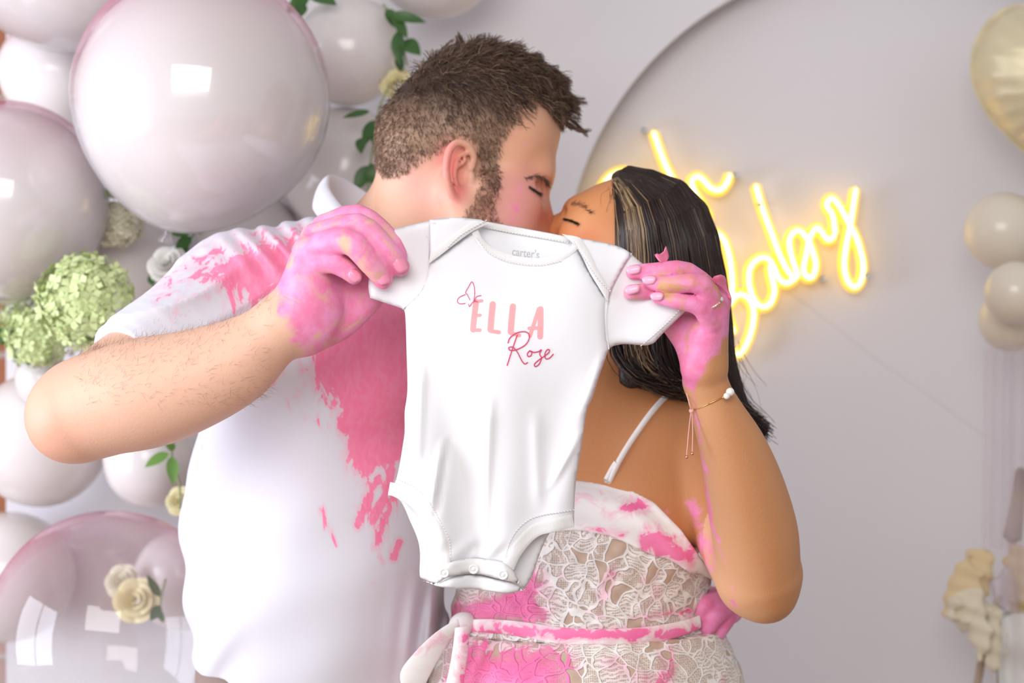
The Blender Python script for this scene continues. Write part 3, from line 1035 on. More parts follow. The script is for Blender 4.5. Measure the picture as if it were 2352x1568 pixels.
def paint_field(px, strokes):
    """soft field (about 0.5 at the outline) from pixel polygons / capsules"""
    f = np.zeros(len(px))
    for s in strokes:
        kind, amp, soft = s[0], s[1], s[2]
        if kind == 'poly':
            pl = np.asarray(s[3], float)
            d = poly_dist(px, pl); ins = in_poly(px, pl)
            v = np.where(ins, 0.5 + np.minimum(d / soft, 1) * 0.5, 0.5 - d / soft * 0.5)
        else:
            a, b, r = np.array(s[3], float), np.array(s[4], float), s[5]
            ba = b - a
            t = np.clip(((px - a) @ ba) / max(ba @ ba, 1e-9), 0, 1)
            d = np.linalg.norm(px - a - t[:, None] * ba, axis=1)
            v = 0.5 + np.clip((r - d) / soft, -1, 1) * 0.5
        f = np.maximum(f, np.clip(v, 0, 1) * amp)
    return f

def blend(col, mask, c):
    return col + (np.asarray(c) - col) * np.clip(mask, 0, 1)[:, None]

def gauss(px, c, r, ry=None):
    ry = ry or r
    return np.exp(-(((px[:, 0] - c[0]) / r) ** 2 + ((px[:, 1] - c[1]) / ry) ** 2))

def nail(parent, c, nrm, along, w_, l_, mat, t=0.0012):
    nrm = np.asarray(nrm, float); nrm /= np.linalg.norm(nrm)
    al = np.asarray(along, float); al -= nrm * (al @ nrm); al /= np.linalg.norm(al)
    sd = np.cross(al, nrm)
    V, Fs = [], []
    nu, nv = 7, 7
    for j in range(nv):
        for i in range(nu):
            u, t_ = (i / (nu - 1) - 0.5) * 2, (j / (nv - 1) - 0.5) * 2
            rr = (1 - abs(t_) ** 4 * 0.25)
            V.append(np.asarray(c) + sd * u * w_ / 2 * rr + al * t_ * l_ / 2 * (1 - 0.18 * u * u) + nrm * (t * 1.4 - 0.32 * w_ * u * u - 0.05 * l_ * t_ * t_))
    for j in range(nv - 1):
        for i in range(nu - 1):
            Fs.append((j * nu + i, j * nu + i + 1, (j + 1) * nu + i + 1, (j + 1) * nu + i))
    o = meshobj('fingernail', V, Fs, mat, parent)
    md = o.modifiers.new('thickness', 'SOLIDIFY'); md.thickness = t; md.offset = -1
    return o

def roots_on(v, mask, n):
    """random scalp points among mesh vertices, chosen with weight mask"""
    w_ = mask / mask.sum()
    idx = RNG.choice(len(v), n, p=w_)
    return v[idx] + RNG.normal(size=(n, 3)) * 0.0006, idx

# ------------------------------------------------------------------ the man
man = empty('person', (P(735, 800, 2.08)[0], 2.08, 0.0))
tag(man, 'man in white polo splashed with pink paint, kissing, holding the baby bodysuit\'s left sleeve', 'person')

def dsag(px): return 2.06 + (px - 1080) * 0.000515 * math.tan(math.radians(4))
def M(px, py, s=0.0): return P(px, py, dsag(px) - s)

MB = Sdf()
MB.ell(M(1085, 270), (0.0985, 0.077, 0.0815), rot_y(18), 0.0)
MB.ell(M(962, 338), (0.048, 0.064, 0.056), rot_y(20), 0.03)
MB.ell(M(1200, 295), (0.041, 0.058, 0.058), rot_y(8), 0.03)
MB.ell(M(1165, 425), (0.044, 0.058, 0.070), rot_y(6), 0.03)
MB.cap(M(1240, 398, 0.028), M(1240, 398, -0.028), 0.0145, k=0.02)
for sg in (1, -1):
    MB.ell(M(1165, 478, 0.040 * sg), (0.038, 0.026, 0.042), None, 0.02)
    MB.cap(M(1112, 432, 0.064 * sg), M(1205, 452, 0.046 * sg), 0.012, k=0.02)
    MB.chain([M(1052, 452, 0.060 * sg), M(1078, 522, 0.057 * sg), M(1150, 590, 0.030 * sg), M(1196, 604, 0)], [0.020, 0.021, 0.021, 0.022], 0.025)
MB.ell(M(1188, 533), (0.036, 0.034, 0.040), None, 0.02)
MB.ell(M(1120, 500), (0.06, 0.050, 0.05), None, 0.03)
MB.chain([M(1238, 424), M(1235, 446), M(1238, 472), M(1243, 499)], [0.0095, 0.0088, 0.0098, 0.0122], 0.014)
for sg in (1, -1):
    MB.ell(M(1226, 505, 0.0125 * sg), (0.0115, 0.007, 0.009), None, 0.006)
    MB.ell(M(1243, 438, 0.038 * sg), (0.013, 0.010, 0.008), rot_y(-10), 0.016, 'sub')
    MB.ell(M(1221, 441, 0.030 * sg), (0.0125, 0.0125, 0.0105), None, 0.004)
    MB.cap(M(1203, 432, 0.047 * sg), M(1238, 446, 0.034 * sg), 0.0011, k=0.003, mode='sub')
    MB.cap(M(1196, 411, 0.054 * sg), M(1222, 430, 0.046 * sg), 0.0016, k=0.006, mode='sub')
    MB.cap(M(1213, 492, 0.030 * sg), M(1200, 540, 0.034 * sg), 0.0022, k=0.010, mode='sub')
MB.ell(M(1243, 519, 0.006), (0.006, 0.004, 0.0025), rot_y(10), 0.003, 'sub')
MB.ell(M(1222, 536), (0.012, 0.022, 0.0075), None, 0.006)
MB.ell(M(1216, 556), (0.013, 0.020, 0.008), None, 0.006)
# ear
def E(px, py, s): return M(px, py, s)
MB.ell(E(1056, 394, 0.068), (0.0165, 0.0065, 0.030), rot_z(24) @ rot_y(-4), 0.006)
hel = [(1086, 382, .070), (1087, 356, .074), (1072, 333, .079), (1050, 328, .083), (1033, 344, .087), (1026, 372, .089), (1026, 402, .088), (1033, 430, .084), (1043, 450, .079), (1051, 458, .076)]
hp_ = crom([E(*q) for q in hel], 3)
MB.chain(hp_, np.interp(np.linspace(0, 1, len(hp_)), [0, 0.2, 0.5, 0.8, 1], [0.0034, 0.0044, 0.0046, 0.0042, 0.0052]), 0.0025)
ah = crom([E(*q) for q in [(1072, 352, .076), (1056, 358, .080), (1046, 380, .083), (1045, 408, .082), (1053, 430, .079), (1066, 436, .076)]], 3)
MB.chain(ah, np.full(len(ah), 0.0031), 0.002)
MB.chain([E(1068, 366, .078), E(1062, 376, .080), E(1050, 384, .082)], [0.0024] * 3, 0.002)
MB.ell(E(1067, 404, 0.083), (0.0062, 0.008, 0.0125), rot_y(-8), 0.0035, 'sub')
MB.ell(E(1062, 362, 0.086), (0.0065, 0.005, 0.006), None, 0.0025, 'sub')
MB.ell(E(1082, 408, 0.073), (0.0048, 0.006, 0.0085), None, 0.004)
MB.ell(E(1055, 448, 0.0745), (0.0075, 0.0042, 0.0085), rot_y(-10), 0.004)
# neck, trunk
MB.cap(P(992, 432, 2.06), P(868, 580, 2.07), 0.054, 0.057, 0.035)
MB.cap(P(850, 640, 2.09), P(780, 800, 2.09), 0.060, 0.085, 0.03)
MB.cap(P(780, 800, 2.09), P(735, 1480, 2.09), 0.085, 0.085, 0.03)
# near arm: upper arm, forearm
MB.limb([P(540, 690, 2.0), P(330, 850, 1.90), P(205, 935, 1.83)], [0.056, 0.055, 0.050], 0.02)
MB.limb([P(182, 945, 1.815), P(322, 905, 1.80), P(450, 868, 1.785), P(560, 822, 1.775), P(630, 768, 1.768), P(668, 735, 1.765)],
         [0.0505, 0.0585, 0.0515, 0.0425, 0.0335, 0.0295], 0.02)
MB.ell(P(138, 972, 1.815), (0.026, 0.028, 0.030), rot_y(20), 0.03)
# near hand
MB.chain([P(668, 735, 1.765), P(715, 690, 1.762)], [0.029, 0.026], 0.02)
mc = [P(702, 612, 1.752), P(706, 578, 1.752), P(722, 545, 1.762), P(745, 524, 1.782)]
for q in mc: MB.cap(P(690, 700, 1.764), q, 0.021, 0.0135, 0.012)
MB.cap(P(712, 655, 1.752), P(722, 745, 1.764), 0.019, 0.021, 0.014)
MB.cap(P(742, 712, 1.768), P(700, 770, 1.772), 0.019, 0.017, 0.014)
fing = [([P(700, 606, 1.750), P(760, 602, 1.736), P(792, 617, 1.735), P(813, 634, 1.738)], [.0125, .0112, .0098, .0085]),
        ([P(706, 574, 1.750), P(796, 552, 1.722), P(848, 600, 1.722), P(880, 642, 1.733)], [.0140, .0132, .0118, .0098]),
        ([P(724, 545, 1.758), P(822, 519, 1.734), P(886, 574, 1.728), P(918, 612, 1.734)], [.0140, .0130, .0118, .0100]),
        ([P(748, 522, 1.782), P(822, 496, 1.764), P(889, 545, 1.752), P(914, 588, 1.744)], [.0135, .0122, .0112, .0095])]
for pts, rad in fing:
    MB.chain(pts, rad, 0.0035)
MB.chain([P(700, 765, 1.776), P(772, 745, 1.788), P(842, 690, 1.786), P(893, 640, 1.768)], [.021, .0185, .015, .011], 0.010)
MB.cap(P(735, 650, 1.778), P(785, 680, 1.788), 0.020, 0.018, 0.014)
MB.cap(P(760, 600, 1.786), P(845, 625, 1.784), 0.016, 0.012, 0.012)
MB.cap(P(790, 660, 1.790), P(850, 650, 1.782), 0.016, 0.011, 0.012)
# far arm round the woman's back, fingers on her waist
MB.chain([P(1010, 650, 2.20), P(1240, 1060, 2.30), P(1480, 1340, 2.24), P(1600, 1395, 2.14)], [0.056, 0.048, 0.036, 0.028], 0.02)
MB.chain([P(1600, 1395, 2.14), P(1668, 1392, 2.05)], [0.028, 0.022], 0.015)
for pts, rad in [([P(1668, 1378, 2.04), P(1660, 1376, 2.008), P(1622, 1386, 1.985), P(1606, 1412, 1.983)], [.0125, .0112, .010, .0088]),
                 ([P(1674, 1396, 2.04), P(1664, 1398, 2.003), P(1640, 1415, 1.985), P(1625, 1440, 1.984)], [.013, .0125, .0118, .0100]),
                 ([P(1680, 1404, 2.05), P(1674, 1412, 2.012), P(1662, 1432, 1.996), P(1652, 1452, 1.994)], [.012, .011, .010, .0085])]:
    MB.chain(pts, rad, 0.003)
mv, mq = MB.mesh(0.0023)
px = pix(mv)
near = mv[:, 1] < 1.9
headm = (px[:, 1] < 640) & (px[:, 0] > 860) & (mv[:, 1] > 1.93)
col = np.tile(np.array(srgb(226, 180, 154)), (len(mv), 1))
col = blend(col, headm * gauss(px, (1225, 400), 110, 180) * 0.75, srgb(222, 158, 122))
col = blend(col, headm * gauss(px, (1250, 500), 30, 28) * 0.8, srgb(216, 130, 104))
col = blend(col, headm * gauss(px, (1040, 375), 30, 55) * (mv[:, 1] < 1.995) * 0.9, srgb(236, 138, 112))
col = blend(col, headm * gauss(px, (1055, 440), 22, 30) * (mv[:, 1] < 1.995) * 0.8, srgb(222, 110, 110))
col = blend(col, gauss(px, (790, 480), 60, 50) * headm * 0.7, srgb(196, 130, 86))
col = blend(col, near * gauss(px, (110, 1000), 70, 90) * 0.5, srgb(226, 158, 134))
# clipped hair shading on the scalp (stubble colour)
HAIRPOLY = np.array([(884, 408), (862, 380), (855, 330), (865, 240), (905, 150), (975, 90), (1055, 50), (1140, 60), (1240, 130), (1310, 210), (1330, 290), (1290, 300),
                     (1262, 262), (1236, 232), (1212, 224), (1190, 250), (1178, 285), (1160, 318), (1150, 352), (1150, 425), (1135, 440), (1100, 400), (1096, 352), (1078, 322), (1052, 318),
                     (1022, 334), (1008, 352), (975, 366), (940, 392), (915, 406)], float)
earzone = (mv[:, 1] < 1.988) & (px[:, 0] > 1015) & (px[:, 0] < 1092) & (px[:, 1] > 322) & (px[:, 1] < 470)
hin = in_poly(px, HAIRPOLY) & headm & ~earzone
fade_y = 300 + (px[:, 0] - 880) * -0.02
hgt = np.clip((fade_y - px[:, 1]) / 90, 0, 1)
hd = poly_dist(px[hin], HAIRPOLY)
soft = np.zeros(len(mv)); soft[hin] = np.clip(hd / 14, 0, 1)
sc = blend(np.tile(np.array(srgb(168, 136, 112)), (len(mv), 1)), hgt, srgb(58, 42, 34))
col = col + (sc - col) * soft[:, None]
BEARD = np.array([(1098, 385), (1148, 372), (1150, 430), (1140, 470), (1150, 505), (1190, 545), (1215, 560), (1210, 640), (1150, 640), (1070, 560), (1052, 505), (1080, 470), (1098, 430)], float)
bin_ = in_poly(px, BEARD) & headm & ~earzone
soft = np.zeros(len(mv)); soft[bin_] = np.clip(poly_dist(px[bin_], BEARD) / 10, 0, 1)
col = blend(col, soft * 0.42, srgb(168, 126, 104))
paint = np.zeros(len(mv))
u = (px[:, 0] - 648) * 0.925 - (px[:, 1] - 742) * 0.379
handm = near & (px[:, 0] > 560)
paint = np.where(handm, np.clip(0.40 + u / 165, 0, 0.585), 0)
paint = np.where(px[:, 0] > 1560, 0.85, paint)
col = np.where(((px[:, 0] > 1560) & (mv[:, 1] > 1.9))[:, None], np.array(srgb(205, 120, 130)), col)
fs = paint_field(px, [('cap', 0.72, 26, (1196, 328), (1218, 338), 13), ('cap', 0.74, 46, (1196, 436), (1176, 520), 28), ('cap', 0.58, 30, (1158, 440), (1150, 470), 12),
                      ('cap', 0.5, 30, (945, 410), (960, 430), 8), ('cap', 0.5, 20, (884, 300), (888, 370), 10), ('cap', 0.5, 26, (1030, 345), (1024, 385), 10)])
col = blend(col, headm * paint_field(px, [('cap', 0.75, 60, (1196, 440), (1172, 520), 24), ('cap', 0.5, 40, (1030, 345), (1024, 385), 8), ('cap', 0.45, 50, (1160, 440), (1140, 480), 12), ('cap', 0.35, 60, (960, 420), (980, 440), 20)]) * 0.75, srgb(232, 124, 166))
paint = np.maximum(paint, fs * headm * 0.8)
fa = paint_field(px, [('cap', 0.5, 26, (452, 800), (470, 790), 8), ('cap', 0.48, 26, (520, 735), (470, 770), 8), ('cap', 0.46, 30, (400, 850), (420, 830), 10), ('cap', 0.47, 24, (545, 850), (560, 870), 8),
                      ('cap', 0.52, 8, (614, 776), (616, 780), 5), ('cap', 0.55, 8, (124, 972), (130, 976), 5), ('cap', 0.5, 26, (520, 930), (580, 880), 8), ('cap', 0.44, 40, (110, 1020), (130, 1040), 12)])
paint = np.maximum(paint, fa * near)
man_body = meshobj('body', mv, mq, M_SKIN, man, attrs={'Col': col, 'paint': paint})

# nails of the near hand
nail(man_body, P(816, 632, 1.7265), (0.35, -1, 0.15), P(813, 634, 1.7) - P(792, 617, 1.7), 0.0125, 0.0140, M_NAIL)
nail(man_body, P(881, 634, 1.7215), (0.45, -1, 0.1), P(880, 642, 1.7) - P(848, 600, 1.7), 0.0148, 0.0175, M_NAIL)
nail(man_body, P(921, 606, 1.7225), (0.5, -1, 0.15), P(918, 612, 1.7) - P(886, 574, 1.7), 0.0148, 0.0175, M_NAIL)

# hair: clipped sides, longer top with curls at the front
g_all = None
mask = np.zeros(len(mv)); mask[hin] = 1.0
side_w = mask * (1 - hgt * 0.9)
r, ix = roots_on(mv, side_w, 9000)
nrm = MB.grad(r)
pr = pix(r)
L = 0.0042 + 0.006 * hgt[ix] + RNG.random(len(r)) * 0.0025
dirn = nrm * 0.55 + np.array([0.25, 0, -0.75]) + RNG.normal(size=r.shape) * 0.28
dirn /= np.linalg.norm(dirn, axis=1, keepdims=True)
tt = np.linspace(0, 1, 4)[None, :, None]
paths = r[:, None] - nrm[:, None] * 0.001 + dirn[:, None] * L[:, None, None] * tt + nrm[:, None] * 0.0015 * np.sin(tt * 3)
strands('hair', paths, 0.00034, 0.00016, M_HAIR_FADE, man, var=np.clip(RNG.random(len(r)) * 0.9 + 0.1 - hgt[ix] * 0.5, 0, 1))
top_w = mask * np.clip(hgt * 1.3 - 0.15, 0, 1)
r, ix = roots_on(mv, top_w, 9500)
nrm = MB.grad(r); pr = pix(r)
front = np.clip((pr[:, 0] - 1080) / 170, 0, 1)
high = np.clip((240 - pr[:, 1]) / 130, 0, 1)
L = 0.010 + 0.008 * high + 0.012 * front + RNG.random(len(r)) * 0.005
comb = np.c_[0.55 + 0.5 * front, np.zeros(len(r)), 0.15 - 0.75 * (1 - high) * (1 - front) - 0.55 * front] 
dirn = nrm * (0.30 + 0.16 * high - 0.10 * front)[:, None] + comb + RNG.normal(size=r.shape) * 0.16
clump = np.stack([np.sin(r[:, 0] * 330 + r[:, 2] * 210), np.sin(r[:, 1] * 300 + r[:, 0] * 120), np.sin(r[:, 2] * 350 - r[:, 0] * 180)], 1) * 0.22
dirn += clump
dirn /= np.linalg.norm(dirn, axis=1, keepdims=True)
K = 6
tt = np.linspace(0, 1, K)[None, :, None]
curl = np.stack([np.sin(tt[..., 0] * 5 + r[:, :1] * 400), np.cos(tt[..., 0] * 5 + r[:, 1:2] * 300), np.sin(tt[..., 0] * 6 + r[:, 2:] * 350)], -1) * 0.0022 * tt
paths = r[:, None] - nrm[:, None] * 0.001 + dirn[:, None] * L[:, None, None] * tt + curl * (0.6 + front[:, None, None])
paths[:, :, 2] -= (tt[..., 0] ** 2) * (L * 0.25)[:, None]
strands('hair', paths, 0.00042, 0.00018, M_HAIR_M, man)
# front curls: loose locks standing off the forehead and crown
def lock(root, d0, length, rad, turns, n, jit, name='hair_lock'):
    root = np.asarray(root); d0 = np.asarray(d0, float); d0 /= np.linalg.norm(d0)
    K = 14
    t = np.linspace(0, 1, K)
    a = np.cross(d0, [0.2, 1, 0.1]); a /= np.linalg.norm(a); b = np.cross(d0, a)
    ph = random.uniform(0, 6.28)
    axis = root + d0 * length * t[:, None] + np.array([0.1, 0, -0.35]) * length * (t[:, None] ** 2) * 0.6
    hel_ = axis + rad * t[:, None] ** 0.6 * (np.cos(ph + turns * 6.28 * t)[:, None] * a + np.sin(ph + turns * 6.28 * t)[:, None] * b)
    out = hel_[None] + RNG.normal(size=(n, 1, 3)) * jit * (0.5 + t[None, :, None]) + RNG.normal(size=(n, K, 3)) * jit * 0.15
    return out
locks = []
for i in range(46):
    x = random.uniform(1170, 1268); y = 150 + (x - 1170) * 0.92 + random.uniform(-6, 46)
    s = random.uniform(-0.045, 0.05)
    q = MB.project(np.array([M(x, y, s)]), 3)[0]
    locks.append(lock(q, (1.0 + random.uniform(-.3, .3), random.uniform(-.3, .3), random.uniform(-0.75, 0.05)), random.uniform(0.020, 0.040), random.uniform(0.003, 0.0055), random.uniform(0.5, 1.2), 26, 0.0011))
for i in range(12):
    x = random.uniform(1010, 1110); y = random.uniform(95, 120)
    q = MB.project(np.array([M(x, y, random.uniform(-0.03, 0.03))]), 3)[0]
    locks.append(lock(q, (random.uniform(-.2, 1), random.uniform(-.3, .3), 0.9), random.uniform(0.018, 0.03), 0.005, random.uniform(0.5, 1.1), 18, 0.0010))
strands('hair', np.concatenate(locks), 0.00036, 0.00018, M_HAIR_M, man, var=RNG.random(sum(len(l) for l in locks)) * 0.85 + 0.1)
# beard
mask = np.zeros(len(mv)); mask[bin_] = 1
r, ix = roots_on(mv, mask, 2900)
nrm = MB.grad(r)
L = 0.005 + RNG.random(len(r)) * 0.005
dirn = nrm * 0.5 + np.array([0.1, 0, -0.8]) + RNG.normal(size=r.shape) * 0.4
dirn /= np.linalg.norm(dirn, axis=1, keepdims=True)
tt = np.linspace(0, 1, 5)[None, :, None]
paths = r[:, None] + dirn[:, None] * L[:, None, None] * tt + RNG.normal(size=(len(r), 5, 3)) * 0.0006
strands('beard', paths, 0.00030, 0.00015, M_BEARD, man)
# brow and lashes
def tuft(name, path, n, spread, length, dirn, parent, sdf, mat, r0=0.00026, lo=1.93, hi=2.15, jit=0.22, lift=0.35):
    """short hairs rooted on the skin along a path of photo pixels"""
    c = crom(np.array(path, float), 8)
    k = RNG.integers(0, len(c), n)
    q = c[k] + RNG.normal(size=(n, 2)) * spread
    rts, ok = sdf.march(q[:, 0], q[:, 1], lo, hi)
    rts = sdf.project(rts, 2, 0.0002)
    n = len(rts)
    nr = sdf.grad(rts)
    d_ = np.asarray(dirn, float)[None] + nr * lift + RNG.normal(size=(n, 3)) * jit
    d_ /= np.linalg.norm(d_, axis=1, keepdims=True)
    tt = np.linspace(0, 1, 4)[None, :, None]
    strands(name, rts[:, None] + d_[:, None] * length * tt * (0.7 + 0.6 * RNG.random((n, 1, 1))), r0, 0.0001, mat, parent)
tuft('eyebrow', [(1206, 409), (1226, 404), (1246, 408), (1256, 416), (1255, 422)], 130, (3, 2.2), 0.0055, (0.25, 0, -0.25), man, MB, M_BROW)
tuft('eyelashes', [(1213, 430), (1222, 435), (1232, 441), (1237, 444)], 150, (0.8, 0.8), 0.0052, (0.6, -0.25, -0.55), man, MB, M_DARKHAIR)
# arm hair
mask = (near & (px[:, 0] > 180) & (px[:, 0] < 620) & (px[:, 1] < 930)).astype(float)
r, ix = roots_on(mv, mask, 1500)
nrm = MB.grad(r)
dirn = nrm * 0.5 + np.array([0.6, 0, 0.25]) + RNG.normal(size=r.shape) * 0.4
dirn /= np.linalg.norm(dirn, axis=1, keepdims=True)
tt = np.linspace(0, 1, 4)[None, :, None]
paths = r[:, None] + dirn[:, None] * (0.006 + 0.006 * RNG.random((len(r), 1, 1))) * tt
strands('arm_hair', paths, 0.00010, 0.00004, M_BEARD, man)

# ------------------------------------------------------------------ polo shirt
M_SHIRT = NT('white_polo_knit')
p_ = M_SHIRT.attr('paint')
vec = M_SHIRT.mapping(M_SHIRT.coord(), (1.25, 1, 0.55), (0, math.radians(18), 0))
n1 = M_SHIRT.noise(38, 5, 0.66, 1.4, vec=vec)
n2 = M_SHIRT.noise(130, 3, 0.6, 0.6, vec=vec)
f_ = M_SHIRT.math('ADD', p_, M_SHIRT.math('MULTIPLY', M_SHIRT.math('SUBTRACT', n1, 0.5), 0.98))
f_ = M_SHIRT.math('ADD', f_, M_SHIRT.math('MULTIPLY', M_SHIRT.math('SUBTRACT', n2, 0.5), 0.22))
hard = M_SHIRT.smooth(f_, 0.56, 0.62)
wash = M_SHIRT.math('MULTIPLY', M_SHIRT.smooth(f_, 0.36, 0.60), 0.30)
mk = M_SHIRT.math('MAXIMUM', hard, wash)
pk = M_SHIRT.mix(M_SHIRT.smooth(n2, 0.35, 0.65), srgb(255, 132, 172), srgb(255, 146, 184))
M_SHIRT.base(M_SHIRT.mix(mk, srgb(224, 222, 231), pk)).rough(M_SHIRT.math('SUBTRACT', 0.75, M_SHIRT.math('MULTIPLY', hard, 0.35)))
M_SHIRT.normal(M_SHIRT.bump(M_SHIRT.noise(900, 1), 0.10, 0.0006))
M_SHIRT = M_SHIRT.m

SH = Sdf()
SH.cap(P(745, 800, 2.07), P(728, 1180, 2.07), 0.128, 0.1535, 0.0, (np.array([0, 1, 0]), 0.92))
SH.cap(P(728, 1180, 2.07), P(735, 1520, 2.075), 0.1535, 0.152, 0.02, (np.array([0, 1, 0]), 0.92))
SH.ell(P(700, 1330, 2.0), (0.12, 0.10, 0.13), None, 0.06)
SH.ell(P(800, 800, 1.985), (0.10, 0.07, 0.09), None, 0.05)
SH.cap(P(800, 572, 2.065), P(560, 668, 2.02), 0.045, 0.064, 0.04)
SH.cap(P(880, 610, 2.08), P(1010, 670, 2.19), 0.05, 0.066, 0.05)
SH.cap(P(640, 740, 2.06), P(900, 740, 2.09), 0.095, 0.10, 0.04)
SH.chain([P(545, 672, 2.01), P(420, 770, 1.945), P(300, 845, 1.895)], [0.069, 0.064, 0.0555], 0.03)
SH.chain([P(1010, 660, 2.19), P(1120, 860, 2.27)], [0.068, 0.062], 0.03)
# sleeve ends at a hem across the upper arm
sd_ = P(300, 845, 1.895) - P(545, 672, 2.01); sd_ /= np.linalg.norm(sd_)
se_ = P(292, 850, 1.893)
SH.inter(lambda p: np.where((p[:, 0] < -0.30) & (p[:, 2] > 1.305), (p - se_) @ sd_, -1.0))
se2 = P(1120, 860, 2.27); sd2 = P(1120, 860, 2.27) - P(1010, 660, 2.19); sd2 /= np.linalg.norm(sd2)
SH.inter(lambda p: np.where(p[:, 0] > -0.06, np.where(p[:, 1] > 2.19, (p - se2) @ sd2, -1.0), -1.0))
# hem
def hemf(p):
    q = pix(p)
    return np.clip((CAMZ - (1528 + np.clip((q[:, 0] - 440) * 0.30, 0, 60) - CYP) * 2.0 / FPX) - p[:, 2], -0.05, 1)
SH.inter(hemf)
# neck opening
SH.cap(P(845, 560, 2.07), P(900, 440, 2.06), 0.056, 0.066, 0.006, mode='sub')
def folds(p):
    q = pix(p)
    x, y = q[:, 0], q[:, 1]
    w1 = np.exp(-(((x - 440) / 190) ** 2 + ((y - 660) / 110) ** 2)) * (p[:, 1] < 2.06)
    ph = (x * 0.40 + y * 0.92) / 9.5 + 2.2 * np.sin(x / 95.0) + 0.8 * np.sin(y / 40.0)
    f1 = 0.0085 * w1 * (np.abs(np.sin(ph / 2.6)) ** 0.8 - 0.5)
    w2 = np.exp(-(((x - 640) / 95) ** 2 + ((y - 565) / 60) ** 2))
    f2 = 0.0050 * w2 * np.sin((x * 0.82 - y * 0.60) / 8.0 + np.sin(y / 35.0))
    w3 = np.clip((y - 1080) / 250, 0, 1) * np.exp(-((x - 470) / 90) ** 2)
    f3 = 0.005 * w3 * np.sin((x * 0.5 + y * 0.9) / 26.0 + np.sin(x / 40.0))
    w4 = np.clip((y - 1300) / 150, 0, 1) * np.exp(-((x - 985) / 60) ** 2)
    f4 = 0.006 * w4 * np.sin(x / 7.5 + y / 60)
    f5 = 0.0022 * np.sin(x / 60.0 + y / 47.0) * np.sin(y / 90.0 - x / 130.0)
    return (f1 + f2 + f3 + f4 + f5).astype(np.float32)
SH.disp(folds)
sv, sq = SH.mesh(0.0028)
px = pix(sv)
front = sv[:, 1] < 2.10
fld = paint_field(px, [
    ('poly', 1.0, 60, [(690, 850), (715, 780), (770, 735), (830, 690), (900, 640), (960, 690), (960, 1060), (905, 1075), (868, 1088), (842, 1108), (815, 1085), (790, 1062), (782, 995), (756, 930), (722, 890)]),
    ('poly', 0.92, 110, [(405, 625), (440, 575), (530, 540), (640, 522), (730, 505), (760, 600), (690, 700), (620, 735), (530, 712), (480, 670), (430, 660)]),
    ('cap', 0.96, 30, (866, 1095), (822, 1205), 17), ('cap', 0.96, 28, (898, 1080), (862, 1200), 16), ('cap', 0.96, 30, (905, 1130), (862, 1255), 16),
    ('cap', 0.96, 20, (736, 1168), (772, 1252), 8), ('cap', 0.92, 24, (915, 1245), (905, 1280), 15), ('cap', 0.78, 16, (800, 1195), (815, 1190), 7), ('cap', 0.8, 14, (870, 1275), (880, 1295), 8),
    ('cap', 0.80, 22, (690, 830), (700, 880), 10), ('cap', 0.80, 18, (640, 835), (628, 880), 8), ('cap', 0.74, 22, (655, 860), (650, 850), 9),
    ('cap', 0.62, 40, (700, 960), (770, 980), 22), ('cap', 0.60, 40, (660, 930), (690, 900), 20), ('cap', 0.56, 30, (525, 1075), (590, 1082), 8),
    ('cap', 0.62, 30, (850, 1340), (980, 1300), 10), ('cap', 0.6, 26, (950, 1400), (985, 1345), 9), ('cap', 0.58, 30, (1000, 1300), (990, 1440), 14),
    ('cap', 0.66, 20, (462, 1005), (464, 1030), 8), ('cap', 0.66, 20, (425, 1020), (422, 1050), 8), ('cap', 0.78, 60, (350, 670), (450, 610), 26), ('cap', 0.6, 40, (400, 720), (540, 745), 14),
    ('cap', 0.62, 40, (600, 520), (720, 490), 14), ('poly', 0.7, 40, [(880, 690), (940, 690), (940, 900), (890, 860)])])
polo = meshobj('polo_shirt', sv, sq, M_SHIRT, man, attrs={'paint': fld * front})

# collar: a folded band standing round the neck
def ringpt(t, cx, cy, rx, ry, tilt, d0, rd):
    """t from the nape (0) round the near side to the front (pi)"""
    x = -math.cos(t) * rx; y = -math.cos(t) * tilt
    return P(cx + x, cy + y, d0 - math.sin(t) * rd)
V, Fs = [], []
NT_ = 40
for i in range(NT_):
    t = 2 * math.pi * i / NT_
    nearf = math.sin(t)
    bk = (1 + math.cos(t)) / 2
    base = ringpt(t, 852, 540, 108, 0, 62, 2.065, 0.080)
    top = ringpt(t, 842, 492, 86, 0, 66, 2.065, 0.074)
    top[2] += 0.006 * bk - 0.020 * math.sin(t) + (0.006 if nearf < 0 else 0)
    base[2] -= 0.014 * math.sin(t)
    out = ringpt(t, 850, 545, 130, 0, 66, 2.062, 0.092)
    out[2] += 0.004 * (1 - bk) - 0.018 * math.sin(t)
    mid = (top + out) / 2 + np.array([(-1 if math.cos(t) > 0 else 1) * 0.004, -0.004 * nearf, 0.006])
    V += [base, (base + top) / 2, top, mid, out]
for i in range(NT_):
    k = (i + 1) % NT_
    for j in range(4):
        Fs.append((i * 5 + j, k * 5 + j, k * 5 + j + 1, i * 5 + j + 1))
V = np.array(V)
collar = meshobj('collar', V, Fs, M_SHIRT, polo, attrs={'paint': np.clip(0.5 * gauss(pix(V), (765, 470), 22, 26) + 0.30 * gauss(pix(V), (850, 440), 60, 30), 0, 1)})
md = collar.modifiers.new('thickness', 'SOLIDIFY'); md.thickness = 0.003
md = collar.modifiers.new('subdivision', 'SUBSURF'); md.levels = 2; md.render_levels = 2

